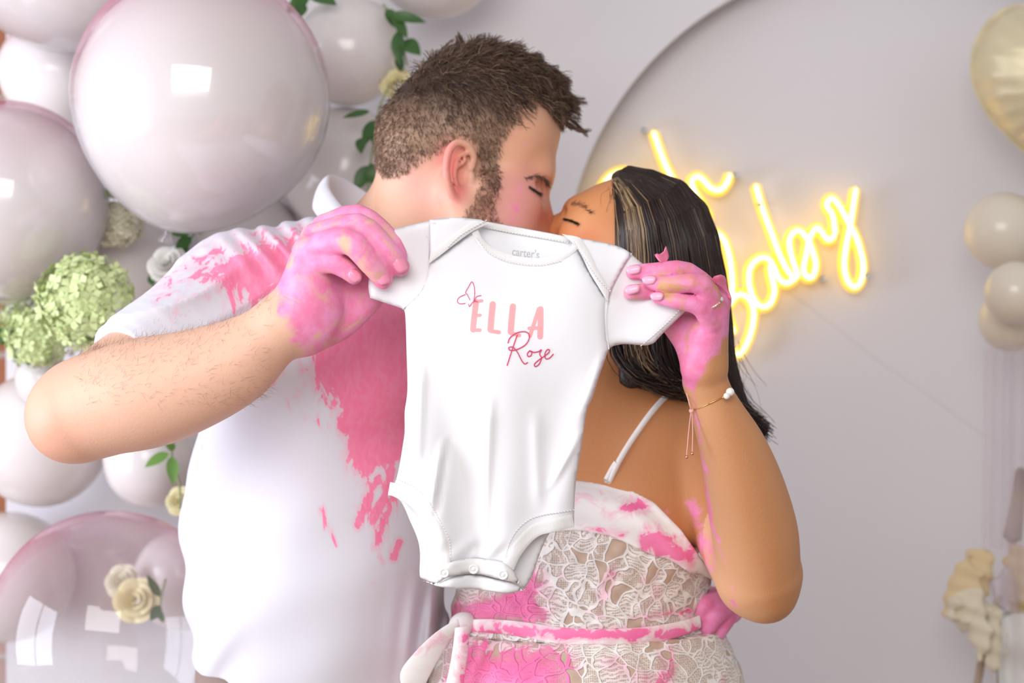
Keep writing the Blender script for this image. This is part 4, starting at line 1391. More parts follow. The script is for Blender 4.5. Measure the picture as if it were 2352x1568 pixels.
# trousers and shoes
M_TROUSER = simple('taupe_cotton', srgb(150, 128, 120), 0.8, 500, 0.15)
TR = Sdf()
TR.cap(P(735, 1500, 2.09), P(735, 1720, 2.09), 0.148, 0.15, 0.02, (np.array([0, 1, 0]), 0.82))
wz = CAMZ - (1500 - CYP) * 2.09 / FPX
for sx in (-1, 1):
    hx = P(735, 1500, 2.09)[0] + sx * 0.085
    TR.chain([(hx, 2.09, wz - 0.16), (hx + sx * 0.02, 2.08, 0.50), (hx + sx * 0.03, 2.11, 0.07)], [0.095, 0.070, 0.055], 0.04)
TR.inter(lambda p: p[:, 2] - wz)
v, q = TR.mesh(0.009)
meshobj('trousers', v, q, M_TROUSER, man)
M_SHOE = simple('tan_leather', srgb(120, 84, 60), 0.5)
for sx in (-1, 1):
    hx = P(735, 1500, 2.09)[0] + sx * 0.115
    S = Sdf()
    S.cap((hx, 2.15, 0.040), (hx + sx * 0.02, 1.96, 0.030), 0.042, 0.036, 0)
    S.cap((hx, 2.13, 0.06), (hx, 2.10, 0.085), 0.040, 0.038, 0.02)
    S.inter(lambda p: -p[:, 2])
    v, q = S.mesh(0.006)
    meshobj('shoe', v, q, M_SHOE, man)
# ------------------------------------------------------------------ the woman
woman = empty('person', (P(1330, 800, 2.02)[0], 2.02, 0.0))
tag(woman, 'woman in pink-smeared white lace dress, kissing, holding the baby bodysuit\'s right sleeve', 'person')
def wsag(px): return 2.045 + (1450 - px) * 0.00051 * math.tan(math.radians(17))
def W(px, py, s=0.0): return P(px, py, wsag(px) - s)

WB_ = Sdf()
WB_.ell(W(1472, 562), (0.077, 0.068, 0.074), rot_y(-30), 0.0)
WB_.ell(W(1400, 490), (0.052, 0.056, 0.034), rot_y(34), 0.02)
WB_.ell(W(1372, 548), (0.042, 0.052, 0.050), rot_y(30), 0.025)
WB_.cap(W(1322, 480, 0.024), W(1322, 480, -0.024), 0.0108, k=0.014)
for sg in (1, -1):
    WB_.ell(W(1345, 545, 0.036 * sg), (0.030, 0.020, 0.026), rot_y(20), 0.018)
    WB_.cap(W(1370, 520, 0.046 * sg), W(1440, 545, 0.056 * sg), 0.010, k=0.02)
    WB_.ell(W(1301, 502, 0.028 * sg), (0.012, 0.009, 0.010), rot_y(-20), 0.010, 'sub')
    WB_.ell(W(1319, 505, 0.028 * sg), (0.0118, 0.0118, 0.0098), None, 0.005)
    WB_.cap(W(1298, 503, 0.031 * sg), W(1318, 509, 0.040 * sg), 0.0009, k=0.002, mode='sub')
    WB_.cap(W(1318, 509, 0.040 * sg), W(1336, 516, 0.038 * sg), 0.0009, k=0.002, mode='sub')
    WB_.chain([W(1430, 600, 0.048 * sg), W(1370, 650, 0.034 * sg), W(1300, 652, 0.0)], [0.018, 0.018, 0.018], 0.022)
WB_.chain([W(1304, 503), W(1288, 507), W(1279, 512)], [0.0062, 0.0068, 0.0082], 0.008)
for sg in (1, -1): WB_.ell(W(1286, 523, 0.0095 * sg), (0.007, 0.0065, 0.007), None, 0.005)
WB_.ell(W(1290, 560), (0.020, 0.024, 0.030), rot_y(20), 0.015)
WB_.ell(W(1262, 553), (0.009, 0.018, 0.007), rot_y(30), 0.005)
WB_.ell(W(1266, 575), (0.010, 0.018, 0.007), rot_y(10), 0.005)
# neck, shoulders, chest
WB_.cap(P(1450, 650, 2.06), P(1440, 900, 2.06), 0.048, 0.052, 0.03)
WB_.cap(P(1385, 960, 2.03), P(1575, 990, 2.02), 0.060, 0.050, 0.04)
WB_.ell(P(1425, 1100, 2.03), (0.115, 0.085, 0.13), rot_y(-12), 0.04)
WB_.cap(P(1335, 985, 2.00), P(1480, 950, 1.985), 0.010, 0.010, 0.02)
WB_.ell(P(1440, 1180, 1.985), (0.085, 0.055, 0.06), None, 0.04)
WB_.cap(P(1420, 1180, 2.04), P(1335, 1450, 2.02), 0.09, 0.11, 0.03, (np.array([0, 1, 0]), 0.8))
# near arm
WB_.limb([P(1585, 985, 2.02), P(1668, 1190, 1.955), P(1738, 1330, 1.905)], [0.046, 0.0435, 0.043], 0.015)
WB_.limb([P(1748, 1318, 1.885), P(1735, 1230, 1.868), P(1710, 1120, 1.842), P(1680, 1020, 1.818), P(1645, 940, 1.80), P(1618, 872, 1.79)],
          [0.0435, 0.0462, 0.0420, 0.0345, 0.0265, 0.0205], 0.02)
WB_.ell(P(1766, 1378, 1.895), (0.022, 0.026, 0.020), None, 0.02)
# near hand
WB_.cap(P(1618, 872, 1.79), P(1622, 835, 1.785), 0.0195, 0.019, 0.012)
for q in [P(1634, 742, 1.758), P(1650, 716, 1.758), P(1655, 692, 1.772), P(1645, 700, 1.79)]:
    WB_.cap(P(1620, 838, 1.782), q, 0.0175, 0.0105, 0.010)
WB_.cap(P(1605, 838, 1.775), P(1618, 770, 1.765), 0.0165, 0.0145, 0.012)
WB_.cap(P(1595, 800, 1.782), P(1600, 750, 1.775), 0.014, 0.012, 0.010)
wf = [([P(1632, 742, 1.752), P(1606, 704, 1.738), P(1550, 691, 1.734), P(1513, 684, 1.737)], [.0105, .0092, .0078, .0066]),
      ([P(1648, 714, 1.755), P(1612, 654, 1.732), P(1535, 652, 1.731), P(1492, 648, 1.737)], [.0108, .0102, .0086, .0072]),
      ([P(1655, 690, 1.775), P(1580, 624, 1.748), P(1505, 622, 1.741), P(1455, 625, 1.742)], [.0108, .0096, .0084, .0074]),
      ([P(1640, 698, 1.79), P(1562, 652, 1.768), P(1492, 668, 1.748), P(1450, 671, 1.741)], [.0105, .0092, .0086, .0078])]
for pts, rad in wf:
    WB_.chain(pts, rad, 0.003)
WB_.chain([P(1590, 800, 1.785), P(1552, 752, 1.788), P(1508, 708, 1.783), P(1472, 682, 1.772)], [.015, .0125, .0105, .0085], 0.008)
WB_.cap(P(1575, 740, 1.786), P(1600, 770, 1.782), 0.011, 0.013, 0.012)
# far arm, round the man's back
WB_.chain([P(1300, 990, 2.06), P(1130, 1010, 2.20), P(960, 900, 2.26)], [0.046, 0.040, 0.032], 0.02)
WB_.cap(P(960, 900, 2.26), P(890, 860, 2.26), 0.026, 0.018, 0.015)

wv, wq = WB_.mesh(0.0020)
px = pix(wv)
headw = (px[:, 1] < 700) & (wv[:, 1] > 1.93)
near = wv[:, 1] < 1.92
col = np.tile(np.array(srgb(206, 146, 100)), (len(wv), 1))
col = blend(col, headw * 0.8, srgb(212, 142, 92))
col = blend(col, headw * gauss(px, (1330, 540), 50, 30) * 0.7, srgb(222, 132, 84))
col = blend(col, headw * gauss(px, (1335, 500), 26, 22) * 0.45, srgb(228, 166, 116))
col = blend(col, headw * gauss(px, (1262, 560), 24, 26) * 0.8, srgb(206, 110, 90))
col = blend(col, near * np.clip((1680 - px[:, 0] + (px[:, 1] - 1000) * 0.25) / 120, 0, 1) * 0.8, srgb(226, 178, 138))  # lit left side of the near arm, painted as lighter skin colour
col = blend(col, (~headw & ~near) * 0.6, srgb(198, 132, 80))
hw = in_poly(px, np.array([(1405, 425), (1425, 445), (1422, 500), (1414, 560), (1420, 760), (1700, 760), (1700, 380), (1420, 390)], float)) & headw
col = blend(col, hw * 0.92, srgb(40, 28, 24))
paint = np.zeros(len(wv))
hm = near & (px[:, 1] < 960)
lim = 858 + (1610 - px[:, 0]) * 1.5
paint = np.where(hm, np.clip(0.5 + (lim - px[:, 1]) / 120, 0.0, 0.60), 0)
paint = np.maximum(paint, near * paint_field(px, [('cap', 0.78, 34, (1588, 870), (1608, 1010), 14), ('cap', 0.70, 26, (1612, 1040), (1632, 1200), 12), ('cap', 0.66, 24, (1636, 1200), (1690, 1390), 12), ('cap', 0.46, 26, (1708, 1080), (1712, 1090), 8)]))
paint = np.maximum(paint, ((wv[:, 1] > 1.88) & ~headw) * paint_field(px, [('cap', 0.74, 50, (1592, 1165), (1630, 1300), 24), ('cap', 0.56, 44, (1515, 1150), (1535, 1175), 20), ('cap', 0.5, 30, (1340, 1090), (1356, 1060), 8)]))
woman_body = meshobj('body', wv, wq, M_SKIN, woman, attrs={'Col': col, 'paint': paint})
for c, nr, al, w_, l_ in [(P(1509, 679, 1.7285), (-0.35, -1, 0.35), (-1, 0, 0.15), 0.0095, 0.0135), (P(1491, 641, 1.7280), (-0.3, -1, 0.45), (-1, 0, 0.1), 0.0100, 0.0140),
                          (P(1455, 617, 1.7330), (-0.3, -1, 0.5), (-1, 0, 0), 0.0105, 0.0150), (P(1452, 662, 1.7310), (-0.35, -1, 0.55), (-1, 0, -0.1), 0.0108, 0.0155)]:
    nail(woman_body, c, nr, al, w_, l_, M_NAIL_W)
M_BROW_W = hairmat('soft_brow', srgb(70, 46, 34), srgb(104, 70, 50), srgb(130, 90, 62))
tuft('eyelashes', [(1299, 503), (1308, 505), (1320, 509), (1331, 514)], 200, (0.7, 0.9), 0.0042, (-0.45, -0.4, -0.35), woman, WB_, M_DARKHAIR, r0=0.0003)
tuft('eyebrow', [(1313, 469), (1326, 470), (1340, 476), (1356, 489)], 230, (1.6, 2.2), 0.0055, (0.85, 0, -0.25), woman, WB_, M_BROW_W, r0=0.00026, lift=0.32)

# hair: dark brown, long, swept back, a few blond streaks
M_HAIR_W = hairmat('long_dark_hair', srgb(30, 20, 18), srgb(62, 44, 38), srgb(182, 150, 110), 0.34)
M_HAIRBASE = NT('hair_mass')
M_HAIRBASE.base(srgb(40, 28, 24)).rough(0.5)
M_HAIRBASE.normal(M_HAIRBASE.bump(M_HAIRBASE.noise(110, 3, vec=M_HAIRBASE.mapping(M_HAIRBASE.coord(), (1, 1, 0.08), (0, math.radians(18), 0))), 0.6, 0.004))
M_HAIRBASE = M_HAIRBASE.m
guides = [
 [(1412, 432, 1.990), (1424, 500, 1.962), (1424, 580, 1.956), (1418, 680, 1.960), (1410, 760, 1.965), (1416, 815, 1.962), (1460, 868, 1.952), (1530, 888, 1.955), (1580, 880, 1.975)],
 [(1420, 412, 2.010), (1478, 470, 1.952), (1500, 580, 1.944), (1506, 690, 1.948), (1500, 780, 1.955), (1512, 840, 1.952), (1560, 880, 1.962), (1620, 900, 1.985), (1650, 915, 2.0)],
 [(1432, 404, 2.030), (1530, 448, 1.972), (1575, 550, 1.950), (1590, 680, 1.955), (1600, 790, 1.965), (1630, 870, 1.985), (1660, 930, 2.0), (1700, 960, 2.01), (1730, 985, 2.02)],
 [(1442, 402, 2.045), (1548, 448, 2.012), (1612, 545, 1.995), (1638, 680, 2.0), (1655, 790, 2.01), (1680, 880, 2.02), (1700, 935, 2.03), (1725, 965, 2.03), (1752, 990, 2.03)],
 [(1446, 402, 2.060), (1552, 450, 2.060), (1622, 552, 2.06), (1650, 690, 2.06), (1662, 800, 2.06), (1685, 890, 2.06), (1700, 930, 2.06), (1712, 950, 2.06), (1720, 968, 2.06)],
 [(1446, 404, 2.080), (1540, 455, 2.112), (1605, 560, 2.125), (1630, 700, 2.12), (1640, 800, 2.11), (1660, 880, 2.10), (1680, 920, 2.10), (1690, 940, 2.10), (1700, 960, 2.10)]]
G = np.array([[P(*q) for q in g] for g in guides])           # (6, 9, 3)
HB = Sdf()
HB.ell(W(1486, 560), (0.077, 0.076, 0.079), rot_y(-30), 0.0)
for gi, g in enumerate(G):
    c = crom(g[:-2], 2)
    inw = np.array([-0.006, 0.022 if gi < 3 else (-0.02 if gi == 5 else 0.0), -0.006])
    HB.chain(c + inw, np.interp(np.linspace(0, 1, len(c)), [0, 0.15, 0.6, 1], [0.006, 0.019, 0.019, 0.010]), 0.02, smooth=0)
for gi in range(5):
    c = crom((G[gi][:-2] + G[gi + 1][:-2]) / 2, 2)
    inw = np.array([-0.006, 0.022 if gi < 3 else 0.0, -0.006])
    HB.chain(c + inw, np.interp(np.linspace(0, 1, len(c)), [0, 0.15, 0.6, 1], [0.006, 0.019, 0.019, 0.010]), 0.02, smooth=0)
HB.inter(lambda p: -((p[:, 0] - P(1412, 0, 2.0)[0]) + np.clip((CAMZ - (430 - CYP) * 2.0 / FPX) - p[:, 2], -1, 0) * -0.3) - 0.0)
hair_w = empty('hair', (0, 0, 0)); hair_w.parent = woman; hair_w.location = -np.array(woman.location)
NS = 5000
uu = RNG.random(NS) * 5
uu = np.where(RNG.random(NS) < 0.65, RNG.random(NS) * 3.2, uu)
i0 = np.minimum(uu.astype(int), 4); fr = (uu - i0)[:, None, None]
gd = G[i0] * (1 - fr) + G[i0 + 1] * fr
T_ = np.linspace(0, 8, 17); j0 = np.minimum(T_.astype(int), 7); ft = (T_ - j0)[None, :, None]
gm1, g0_, g1_, g2_ = gd[:, np.maximum(j0 - 1, 0)], gd[:, j0], gd[:, j0 + 1], gd[:, np.minimum(j0 + 2, 8)]
dense = 0.5 * (2 * g0_ + (g1_ - gm1) * ft + (2 * gm1 - 5 * g0_ + 4 * g1_ - g2_) * ft ** 2 + (3 * g0_ - gm1 - 3 * g1_ + g2_) * ft ** 3)
K = dense.shape[1]
t = np.linspace(0, 1, K)[None, :, None]
off = RNG.normal(size=(NS, 1, 3)) * np.array([0.0025, 0.0035, 0.0025])
lockid = (uu * 14).astype(int)
wob = np.stack([np.sin(t[..., 0] * 7 + lockid[:, None] * 1.3), np.sin(t[..., 0] * 6 + lockid[:, None] * 2.1), np.cos(t[..., 0] * 8 + lockid[:, None] * 0.7)], -1) * 0.0035 * t
dense = dense + off * (0.35 + t) + wob + RNG.normal(size=(NS, 1, 3)) * 0.004 * t ** 2
for _ in range(1):
    fl_ = dense.reshape(-1, 3).astype(np.float32)
    dd_ = HB.at(fl_)
    m_ = dd_ < 0.0008
    fl_[m_] += HB.grad(fl_[m_]) * np.minimum(0.0014 - dd_[m_], 0.02)[:, None]
    dense = fl_.reshape(NS, K, 3)
var = RNG.random(NS) * 0.6
streak = (uu > 0.30) & (uu < 0.85) & (RNG.random(NS) < 0.50)
streak |= (RNG.random(NS) < 0.012)
strands('hair', dense, 0.00075, 0.0003, M_HAIR_W, hair_w, var=np.where(streak, 0.84 + RNG.random(NS) * 0.16, var))
HB.disp(lambda p: np.full(len(p), 0.0034, np.float32))
hv, hq = HB.mesh(0.0035)
meshobj('hair_mass', hv, hq, M_HAIRBASE, hair_w)
# loose flyaway wisps at the hairline and ends
wisps = []
for i in range(90):
    a = W(random.uniform(1395, 1425), random.uniform(425, 540), 0.055 + random.uniform(-0.01, 0.004))
    b = a + np.array([random.uniform(-0.012, 0.004), 0, -random.uniform(0.02, 0.06)])
    m_ = (a + b) / 2 + RNG.normal(size=3) * 0.004
    wisps.append(crom([a, m_, b], 5))
for i in range(60):
    a = P(random.uniform(1640, 1700), random.uniform(780, 900), 2.02)
    b = a + np.array([random.uniform(0.0, 0.035), random.uniform(-0.01, 0.01), -random.uniform(0.03, 0.09)])
    wisps.append(crom([a, (a + b) / 2 + RNG.normal(size=3) * 0.006, b], 5))
strands('hair_wisps', np.array(wisps), 0.00022, 0.0001, M_HAIR_W, hair_w, var=RNG.random(len(wisps)) * 0.6)['kind'] = 'stuff'

# ------------------------------------------------------------------ lace dress
def smear(m, base, amp=1.1, scale=34):
    p = m.attr('paint')
    vec = m.mapping(m.coord(), (1.0, 1, 1.0), (0, math.radians(-25), 0))
    n1 = m.noise(scale, 6, 0.65, 1.0, vec=vec)
    f = m.math('ADD', p, m.math('MULTIPLY', m.math('SUBTRACT', n1, 0.5), amp))
    hard = m.smooth(f, 0.52, 0.62)
    wash = m.math('MULTIPLY', m.smooth(f, 0.34, 0.56), 0.42)
    mk = m.math('MAXIMUM', hard, wash)
    pk = m.mix(m.smooth(m.noise(14, 3), 0.35, 0.65), srgb(247, 112, 166), srgb(250, 142, 190))
    return m.mix(mk, base, pk), mk
M_SATIN = NT('white_satin')
c_, mk = smear(M_SATIN, srgb(244, 240, 236))
M_SATIN.base(c_).rough(0.55)
M_SATIN.normal(M_SATIN.bump(M_SATIN.noise(30, 3, vec=M_SATIN.mapping(M_SATIN.coord(), (0.5, 1, 2.2), (0, math.radians(25), 0))), 0.35, 0.004))
M_SATIN = M_SATIN.m

# lace: thread net over a nude lining
M_LACE = NT('lace_over_lining')
vec = M_LACE.coord()
wv_ = M_LACE.noise(22, 2, vec=vec, col=True)
wm = M_LACE.add('ShaderNodeVectorMath', operation='SCALE'); M_LACE.link(wv_, wm.inputs[0]); wm.inputs['Scale'].default_value = 0.040
wa = M_LACE.add('ShaderNodeVectorMath', operation='ADD'); M_LACE.link(vec, wa.inputs[0]); M_LACE.link(wm.outputs[0], wa.inputs[1])
big = M_LACE.voro(52, 'DISTANCE_TO_EDGE', wa.outputs[0])
cell = M_LACE.voro(52, 'F1', wa.outputs[0], 'Color')
sep = M_LACE.add('ShaderNodeSeparateColor'); M_LACE.link(cell, sep.inputs[0])
mesh_ = M_LACE.voro(420, 'DISTANCE_TO_EDGE', vec, rnd=0.35)
vein = M_LACE.add('ShaderNodeTexWave', wave_type='RINGS'); vein.inputs['Scale'].default_value = 80; vein.inputs['Distortion'].default_value = 5.5; vein.inputs['Detail'].default_value = 2
M_LACE.link(wa.outputs[0], vein.inputs['Vector'])
cord = M_LACE.smooth(big, 0.085, 0.045)
net = M_LACE.math('MULTIPLY', M_LACE.smooth(mesh_, 0.20, 0.10), 0.72)
dense_ = M_LACE.math('MULTIPLY', M_LACE.smooth(vein.outputs['Fac'], 0.35, 0.6), 0.92)
solid = M_LACE.smooth(sep.outputs[0], 0.16, 0.20)
leafy = M_LACE.smooth(sep.outputs[1], 0.45, 0.5)
fill = M_LACE.math('MULTIPLY', solid, M_LACE.math('MAXIMUM', net, M_LACE.math('MULTIPLY', dense_, leafy)))
lace = M_LACE.math('MAXIMUM', cord, fill)
c_, mk = smear(M_LACE, srgb(243, 238, 232), 0.9, 26)
paintk = M_LACE.math('MULTIPLY', M_LACE.smooth(M_LACE.attr('paint'), 0.62, 0.85), 0.85)
cover = M_LACE.math('MAXIMUM', lace, M_LACE.math('MULTIPLY', paintk, M_LACE.smooth(mesh_, 0.30, 0.24)))
lin = M_LACE.mix(paintk, srgb(196, 170, 150), srgb(226, 96, 150))
M_LACE.base(M_LACE.mix(cover, lin, c_)).rough(0.8)
M_LACE.normal(M_LACE.bump(M_LACE.math('ADD', cover, cord), 0.7, 0.0016))
M_LACE = M_LACE.m

DR = Sdf()
fl = (np.array([0, 1, 0]), 0.78)
DR.cap(P(1428, 1190, 2.035), P(1330, 1440, 2.03), 0.116, 0.1450, 0.0, fl)
DR.ell(P(1455, 1225, 1.985), (0.088, 0.062, 0.062), None, 0.04)
DR.ell(P(1330, 1215, 1.99), (0.08, 0.06, 0.06), None, 0.04)
DR.cap(P(1330, 1440, 2.03), P(1340, 1620, 2.03), 0.1455, 0.186, 0.02, fl)
top_z = lambda x: x
NL = np.array([(1150, 1150), (1250, 1105), (1325, 1099), (1400, 1106), (1450, 1122), (1500, 1152), (1560, 1215), (1610, 1285), (1660, 1340)], float)
BL = np.array([(1150, 1262), (1250, 1216), (1330, 1208), (1400, 1220), (1500, 1266), (1580, 1308), (1645, 1342), (1700, 1365)], float)
def zline(tab):
    def fn(x):
        pxx = CXP + x * FPX / 1.95
        return CAMZ - (np.interp(pxx, tab[:, 0], tab[:, 1]) - CYP) * 1.95 / FPX
    return fn
zn, zb = zline(NL), zline(BL)
waist_z = CAMZ - (1440 - CYP) * 2.0 / FPX
DR.inter(lambda p: np.maximum(p[:, 2] - zb(p[:, 0]) - 0.004, -1))
DR.disp(lambda p: 0.0012 * np.sin(p[:, 0] * 260 + 2 * np.sin(p[:, 2] * 60)) * np.sin(p[:, 2] * 240))
DR.inter(lambda p: waist_z - 0.004 - p[:, 2])
dv, dq = DR.mesh(0.0024)
px = pix(dv)
dp = paint_field(px, [('poly', 0.95, 60, [(1010, 1390), (1120, 1350), (1230, 1290), (1260, 1340), (1270, 1440), (1180, 1450), (1020, 1440)]),
                      ('cap', 0.62, 60, (1400, 1330), (1370, 1420), 30), ('cap', 0.56, 60, (1490, 1330), (1500, 1380), 40), ('cap', 0.72, 30, (1440, 1425), (1600, 1400), 16), ('cap', 0.55, 50, (1250, 1290), (1300, 1330), 20),
                      ('cap', 0.7, 26, (1120, 1444), (1600, 1440), 14)])
bod = meshobj('lace_bodice', dv, dq, M_LACE, woman, attrs={'paint': dp})

# folded satin band at the neckline
BD = Sdf()
BD.cap(P(1432, 1180, 2.035), P(1400, 1300, 2.03), 0.1225, 0.128, 0.0, fl)
BD.ell(P(1455, 1222, 1.983), (0.091, 0.066, 0.066), None, 0.04)
BD.ell(P(1330, 1212, 1.988), (0.083, 0.064, 0.064), None, 0.04)
def bandf(p):
    a = p[:, 2] - zn(p[:, 0]); b = zb(p[:, 0]) - p[:, 2]
    r_ = np.maximum(a, b)
    return np.where(r_ > -0.003, r_, r_)
BD.inter(bandf)
BD.disp(lambda p: 0.0016 * np.sin((p[:, 2] - zn(p[:, 0])) * 190 + p[:, 0] * 22))
bv_, bq_ = BD.mesh(0.0024)
px = pix(bv_)
bp = paint_field(px, [('cap', 0.88, 34, (1440, 1168), (1475, 1162), 20), ('cap', 0.92, 50, (1490, 1240), (1570, 1275), 32), ('cap', 0.70, 60, (1340, 1150), (1400, 1180), 30), ('cap', 0.70, 30, (1330, 1205), (1430, 1225), 16),
                      ('cap', 0.7, 26, (1530, 1290), (1625, 1335), 10), ('cap', 0.66, 30, (1560, 1225), (1590, 1260), 10)])
meshobj('neckline_band', bv_, bq_, M_SATIN, woman, attrs={'paint': bp})

# skirt down to the floor
SK = Sdf()
SK.cap(P(1330, 1445, 2.03), P(1342, 1640, 2.03), 0.1435, 0.188, 0.0, fl)
cx_ = P(1342, 1640, 2.03)
SK.cap(cx_, (cx_[0], 2.03, 0.10), 0.188, 0.25, 0.03, fl)
SK.inter(lambda p: p[:, 2] - (waist_z - 0.004))
SK.inter(lambda p: 0.03 - p[:, 2])
SK.disp(lambda p: 0.0014 * np.sin(p[:, 0] * 240 + 2 * np.sin(p[:, 2] * 50)) * np.sin(p[:, 2] * 220) + np.clip((waist_z - 0.06 - p[:, 2]) * 0.03, 0, 0.012) * np.sin(np.arctan2(p[:, 1] - 2.03, p[:, 0] - cx_[0]) * 13))
kv, kq = SK.mesh(0.0046)
px = pix(kv)
kp = paint_field(px, [('poly', 0.95, 90, [(1040, 1460), (1280, 1470), (1330, 1500), (1320, 1700), (1000, 1700)]), ('cap', 0.78, 50, (1540, 1500), (1530, 1580), 26), ('cap', 0.62, 70, (1400, 1520), (1480, 1570), 40),
                      ('cap', 0.6, 30, (1600, 1450), (1640, 1568), 10), ('cap', 0.58, 60, (1660, 1560), (1680, 1600), 20)])
meshobj('lace_skirt', kv, kq, M_LACE, woman, attrs={'paint': kp})

# sash, bow loops, straps
def band_strip(top_pts, bot_pts, name, parent, mat, paintf=None, thick=0.0016, sub=2):
    a, b = crom(top_pts, 5), crom(bot_pts, 5)
    V, Fs = [], []
    for p_, q_ in zip(a, b):
        for k in range(4):
            t = k / 3
            x = p_ * (1 - t) + q_ * t
            x = x + np.array([0, -0.0028 * math.sin(math.pi * t), 0])
            V.append(x)
    for i in range(len(a) - 1):
        for k in range(3):
            Fs.append((i * 4 + k, (i + 1) * 4 + k, (i + 1) * 4 + k + 1, i * 4 + k + 1))
    V = np.array(V)
    at = {'paint': paint_field(pix(V), paintf)} if paintf else {'paint': np.zeros(len(V))}
    o = meshobj(name, V, Fs, mat, parent, attrs=at)
    md = o.modifiers.new('thickness', 'SOLIDIFY'); md.thickness = thick; md.offset = -1
    md = o.modifiers.new('subdivision', 'SUBSURF'); md.levels = sub; md.render_levels = sub
    return o
def on_dress(pts, off=0.004):
    q = np.array([P(x, y, 1.93) for x, y in pts])
    out = []
    for x in q:
        # slide along the view line onto the dress
        lo_, hi_ = 1.80, 2.10
        best = None
        for d in np.linspace(1.80, 2.10, 61):
            y = x * 0 + np.array([x[0] * d / 1.93, d, CAMZ + (x[2] - CAMZ) * d / 1.93])
            if DRS.at(y[None])[0] < off:
                best = y; break
        out.append(best if best is not None else np.array([x[0] * 2.03 / 1.93, 2.03, CAMZ + (x[2] - CAMZ) * 2.03 / 1.93]))
    return np.array(out)
DRS = Sdf()
DRS.cap(P(1428, 1190, 2.035), P(1330, 1440, 2.03), 0.116, 0.1450, 0.0, fl)
DRS.ell(P(1455, 1225, 1.985), (0.088, 0.062, 0.062), None, 0.04)
DRS.ell(P(1330, 1215, 1.99), (0.08, 0.06, 0.06), None, 0.04)
DRS.cap(P(1330, 1440, 2.03), P(1340, 1620, 2.03), 0.1455, 0.186, 0.02, fl)
DRS.cap(P(1330, 1445, 2.03), P(1342, 1640, 2.03), 0.1435, 0.188, 0.0, fl)
tp = on_dress([(1052, 1424), (1120, 1421), (1200, 1427), (1300, 1441), (1400, 1444), (1500, 1437), (1570, 1424), (1606, 1412)])
bt = on_dress([(1056, 1450), (1120, 1452), (1200, 1462), (1300, 1480), (1400, 1484), (1500, 1475), (1570, 1458), (1610, 1440)])
band_strip(tp, bt, 'sash', woman, M_SATIN, [('cap', 0.95, 24, (1060, 1450), (1600, 1456), 15), ('cap', 0.68, 60, (1060, 1440), (1600, 1450), 40)])
kn = on_dress([(1062, 1432)], 0.010)[0]
S = Sdf(); S.ell(kn, (0.016, 0.012, 0.013), rot_y(20), 0); v, q = S.mesh(0.002)
bow = [('cap', 0.80, 40, (960, 1495), (1000, 1465), 20), ('cap', 0.90, 40, (1068, 1460), (1066, 1568), 18), ('cap', 0.66, 30, (930, 1550), (940, 1568), 14)]
meshobj('sash_knot', v, q, M_SATIN, woman, attrs={'paint': np.full(len(v), 0.35)})
D_ = 1.925
band_strip([P(1052, 1418, D_), P(1000, 1452, D_ - .01), P(950, 1500, D_ - .015), P(918, 1548, D_ - .015), P(935, 1600, D_ - .01), P(975, 1640, D_)],
           [P(1058, 1440, D_), P(1030, 1480, D_ - .002), P(1000, 1530, D_ - .006), P(975, 1580, D_ - .006), P(960, 1620, D_), P(985, 1660, D_ + .004)], 'bow_loop', woman, M_SATIN, bow)
band_strip([P(1044, 1440, D_ - .004), P(1040, 1480, D_ - .008), P(1030, 1540, D_ - .008), P(1012, 1610, D_ - .004), P(1000, 1660, D_)],
           [P(1080, 1436, D_ - .004), P(1078, 1480, D_ - .008), P(1070, 1540, D_ - .008), P(1060, 1610, D_ - .004), P(1050, 1660, D_)], 'sash_tail', woman, M_SATIN, bow)
def strap(pts):
    q = []
    for x, y in pts:
        hit = None
        for d in np.linspace(1.80, 2.10, 76):
            if WB_.at(P(x, y, d)[None])[0] < 0.0022: hit = P(x, y, d); break
        q.append(hit if hit is not None else P(x, y, 2.0))
    c = crom(q, 6)
    v, f = tube(c, 0.0034, 8)
    meshobj('shoulder_strap', v, f, M_SATIN, woman, attrs={'paint': np.zeros(len(v))})
strap([(1398, 1108), (1420, 1062), (1450, 1012), (1490, 955), (1520, 920), (1548, 896)])
strap([(1392, 1104), (1408, 1074), (1416, 1062)])
M_SHOE_W = simple('beige_sandal', srgb(206, 180, 150), 0.5)
for sx in (-1, 1):
    S = Sdf(); hx = cx_[0] + sx * 0.08
    S.cap((hx, 2.06, 0.030), (hx, 1.90, 0.022), 0.034, 0.030, 0); S.inter(lambda p: -p[:, 2])
    v, q = S.mesh(0.006); meshobj('shoe', v, q, M_SHOE_W, woman)
# ------------------------------------------------------------------ baby bodysuit
M_COTTON = NT('white_cotton_jersey')
M_COTTON.rough(0.85)
st = M_COTTON.attr('paint')
sp_ = M_COTTON.smooth(M_COTTON.math('ADD', st, M_COTTON.math('MULTIPLY', M_COTTON.math('SUBTRACT', M_COTTON.noise(160, 2, 0.6), 0.5), 0.9)), 0.5, 0.62)
M_COTTON.base(M_COTTON.mix(M_COTTON.math('MULTIPLY', sp_, 0.75), srgb(233, 232, 235), srgb(244, 150, 190)))
M_COTTON.normal(M_COTTON.bump(M_COTTON.noise(1500, 0), 0.10, 0.0004))
M_COTTON = M_COTTON.m
M_RIB = NT('ribbed_binding')
wvn = M_RIB.add('ShaderNodeTexWave'); wvn.inputs['Scale'].default_value = 330
M_RIB.link(M_RIB.coord(), wvn.inputs['Vector'])
M_RIB.base(srgb(231, 229, 228)).rough(0.85)
M_RIB.normal(M_RIB.bump(wvn.outputs['Fac'], 0.25, 0.0006))
M_RIB = M_RIB.m
M_THREAD = simple('sewing_thread', srgb(240, 238, 236), 0.8)
M_SNAP = simple('plastic_snap', srgb(244, 243, 242), 0.25)
M_PRINT = simple('coral_print', srgb(250, 162, 164), 0.6)
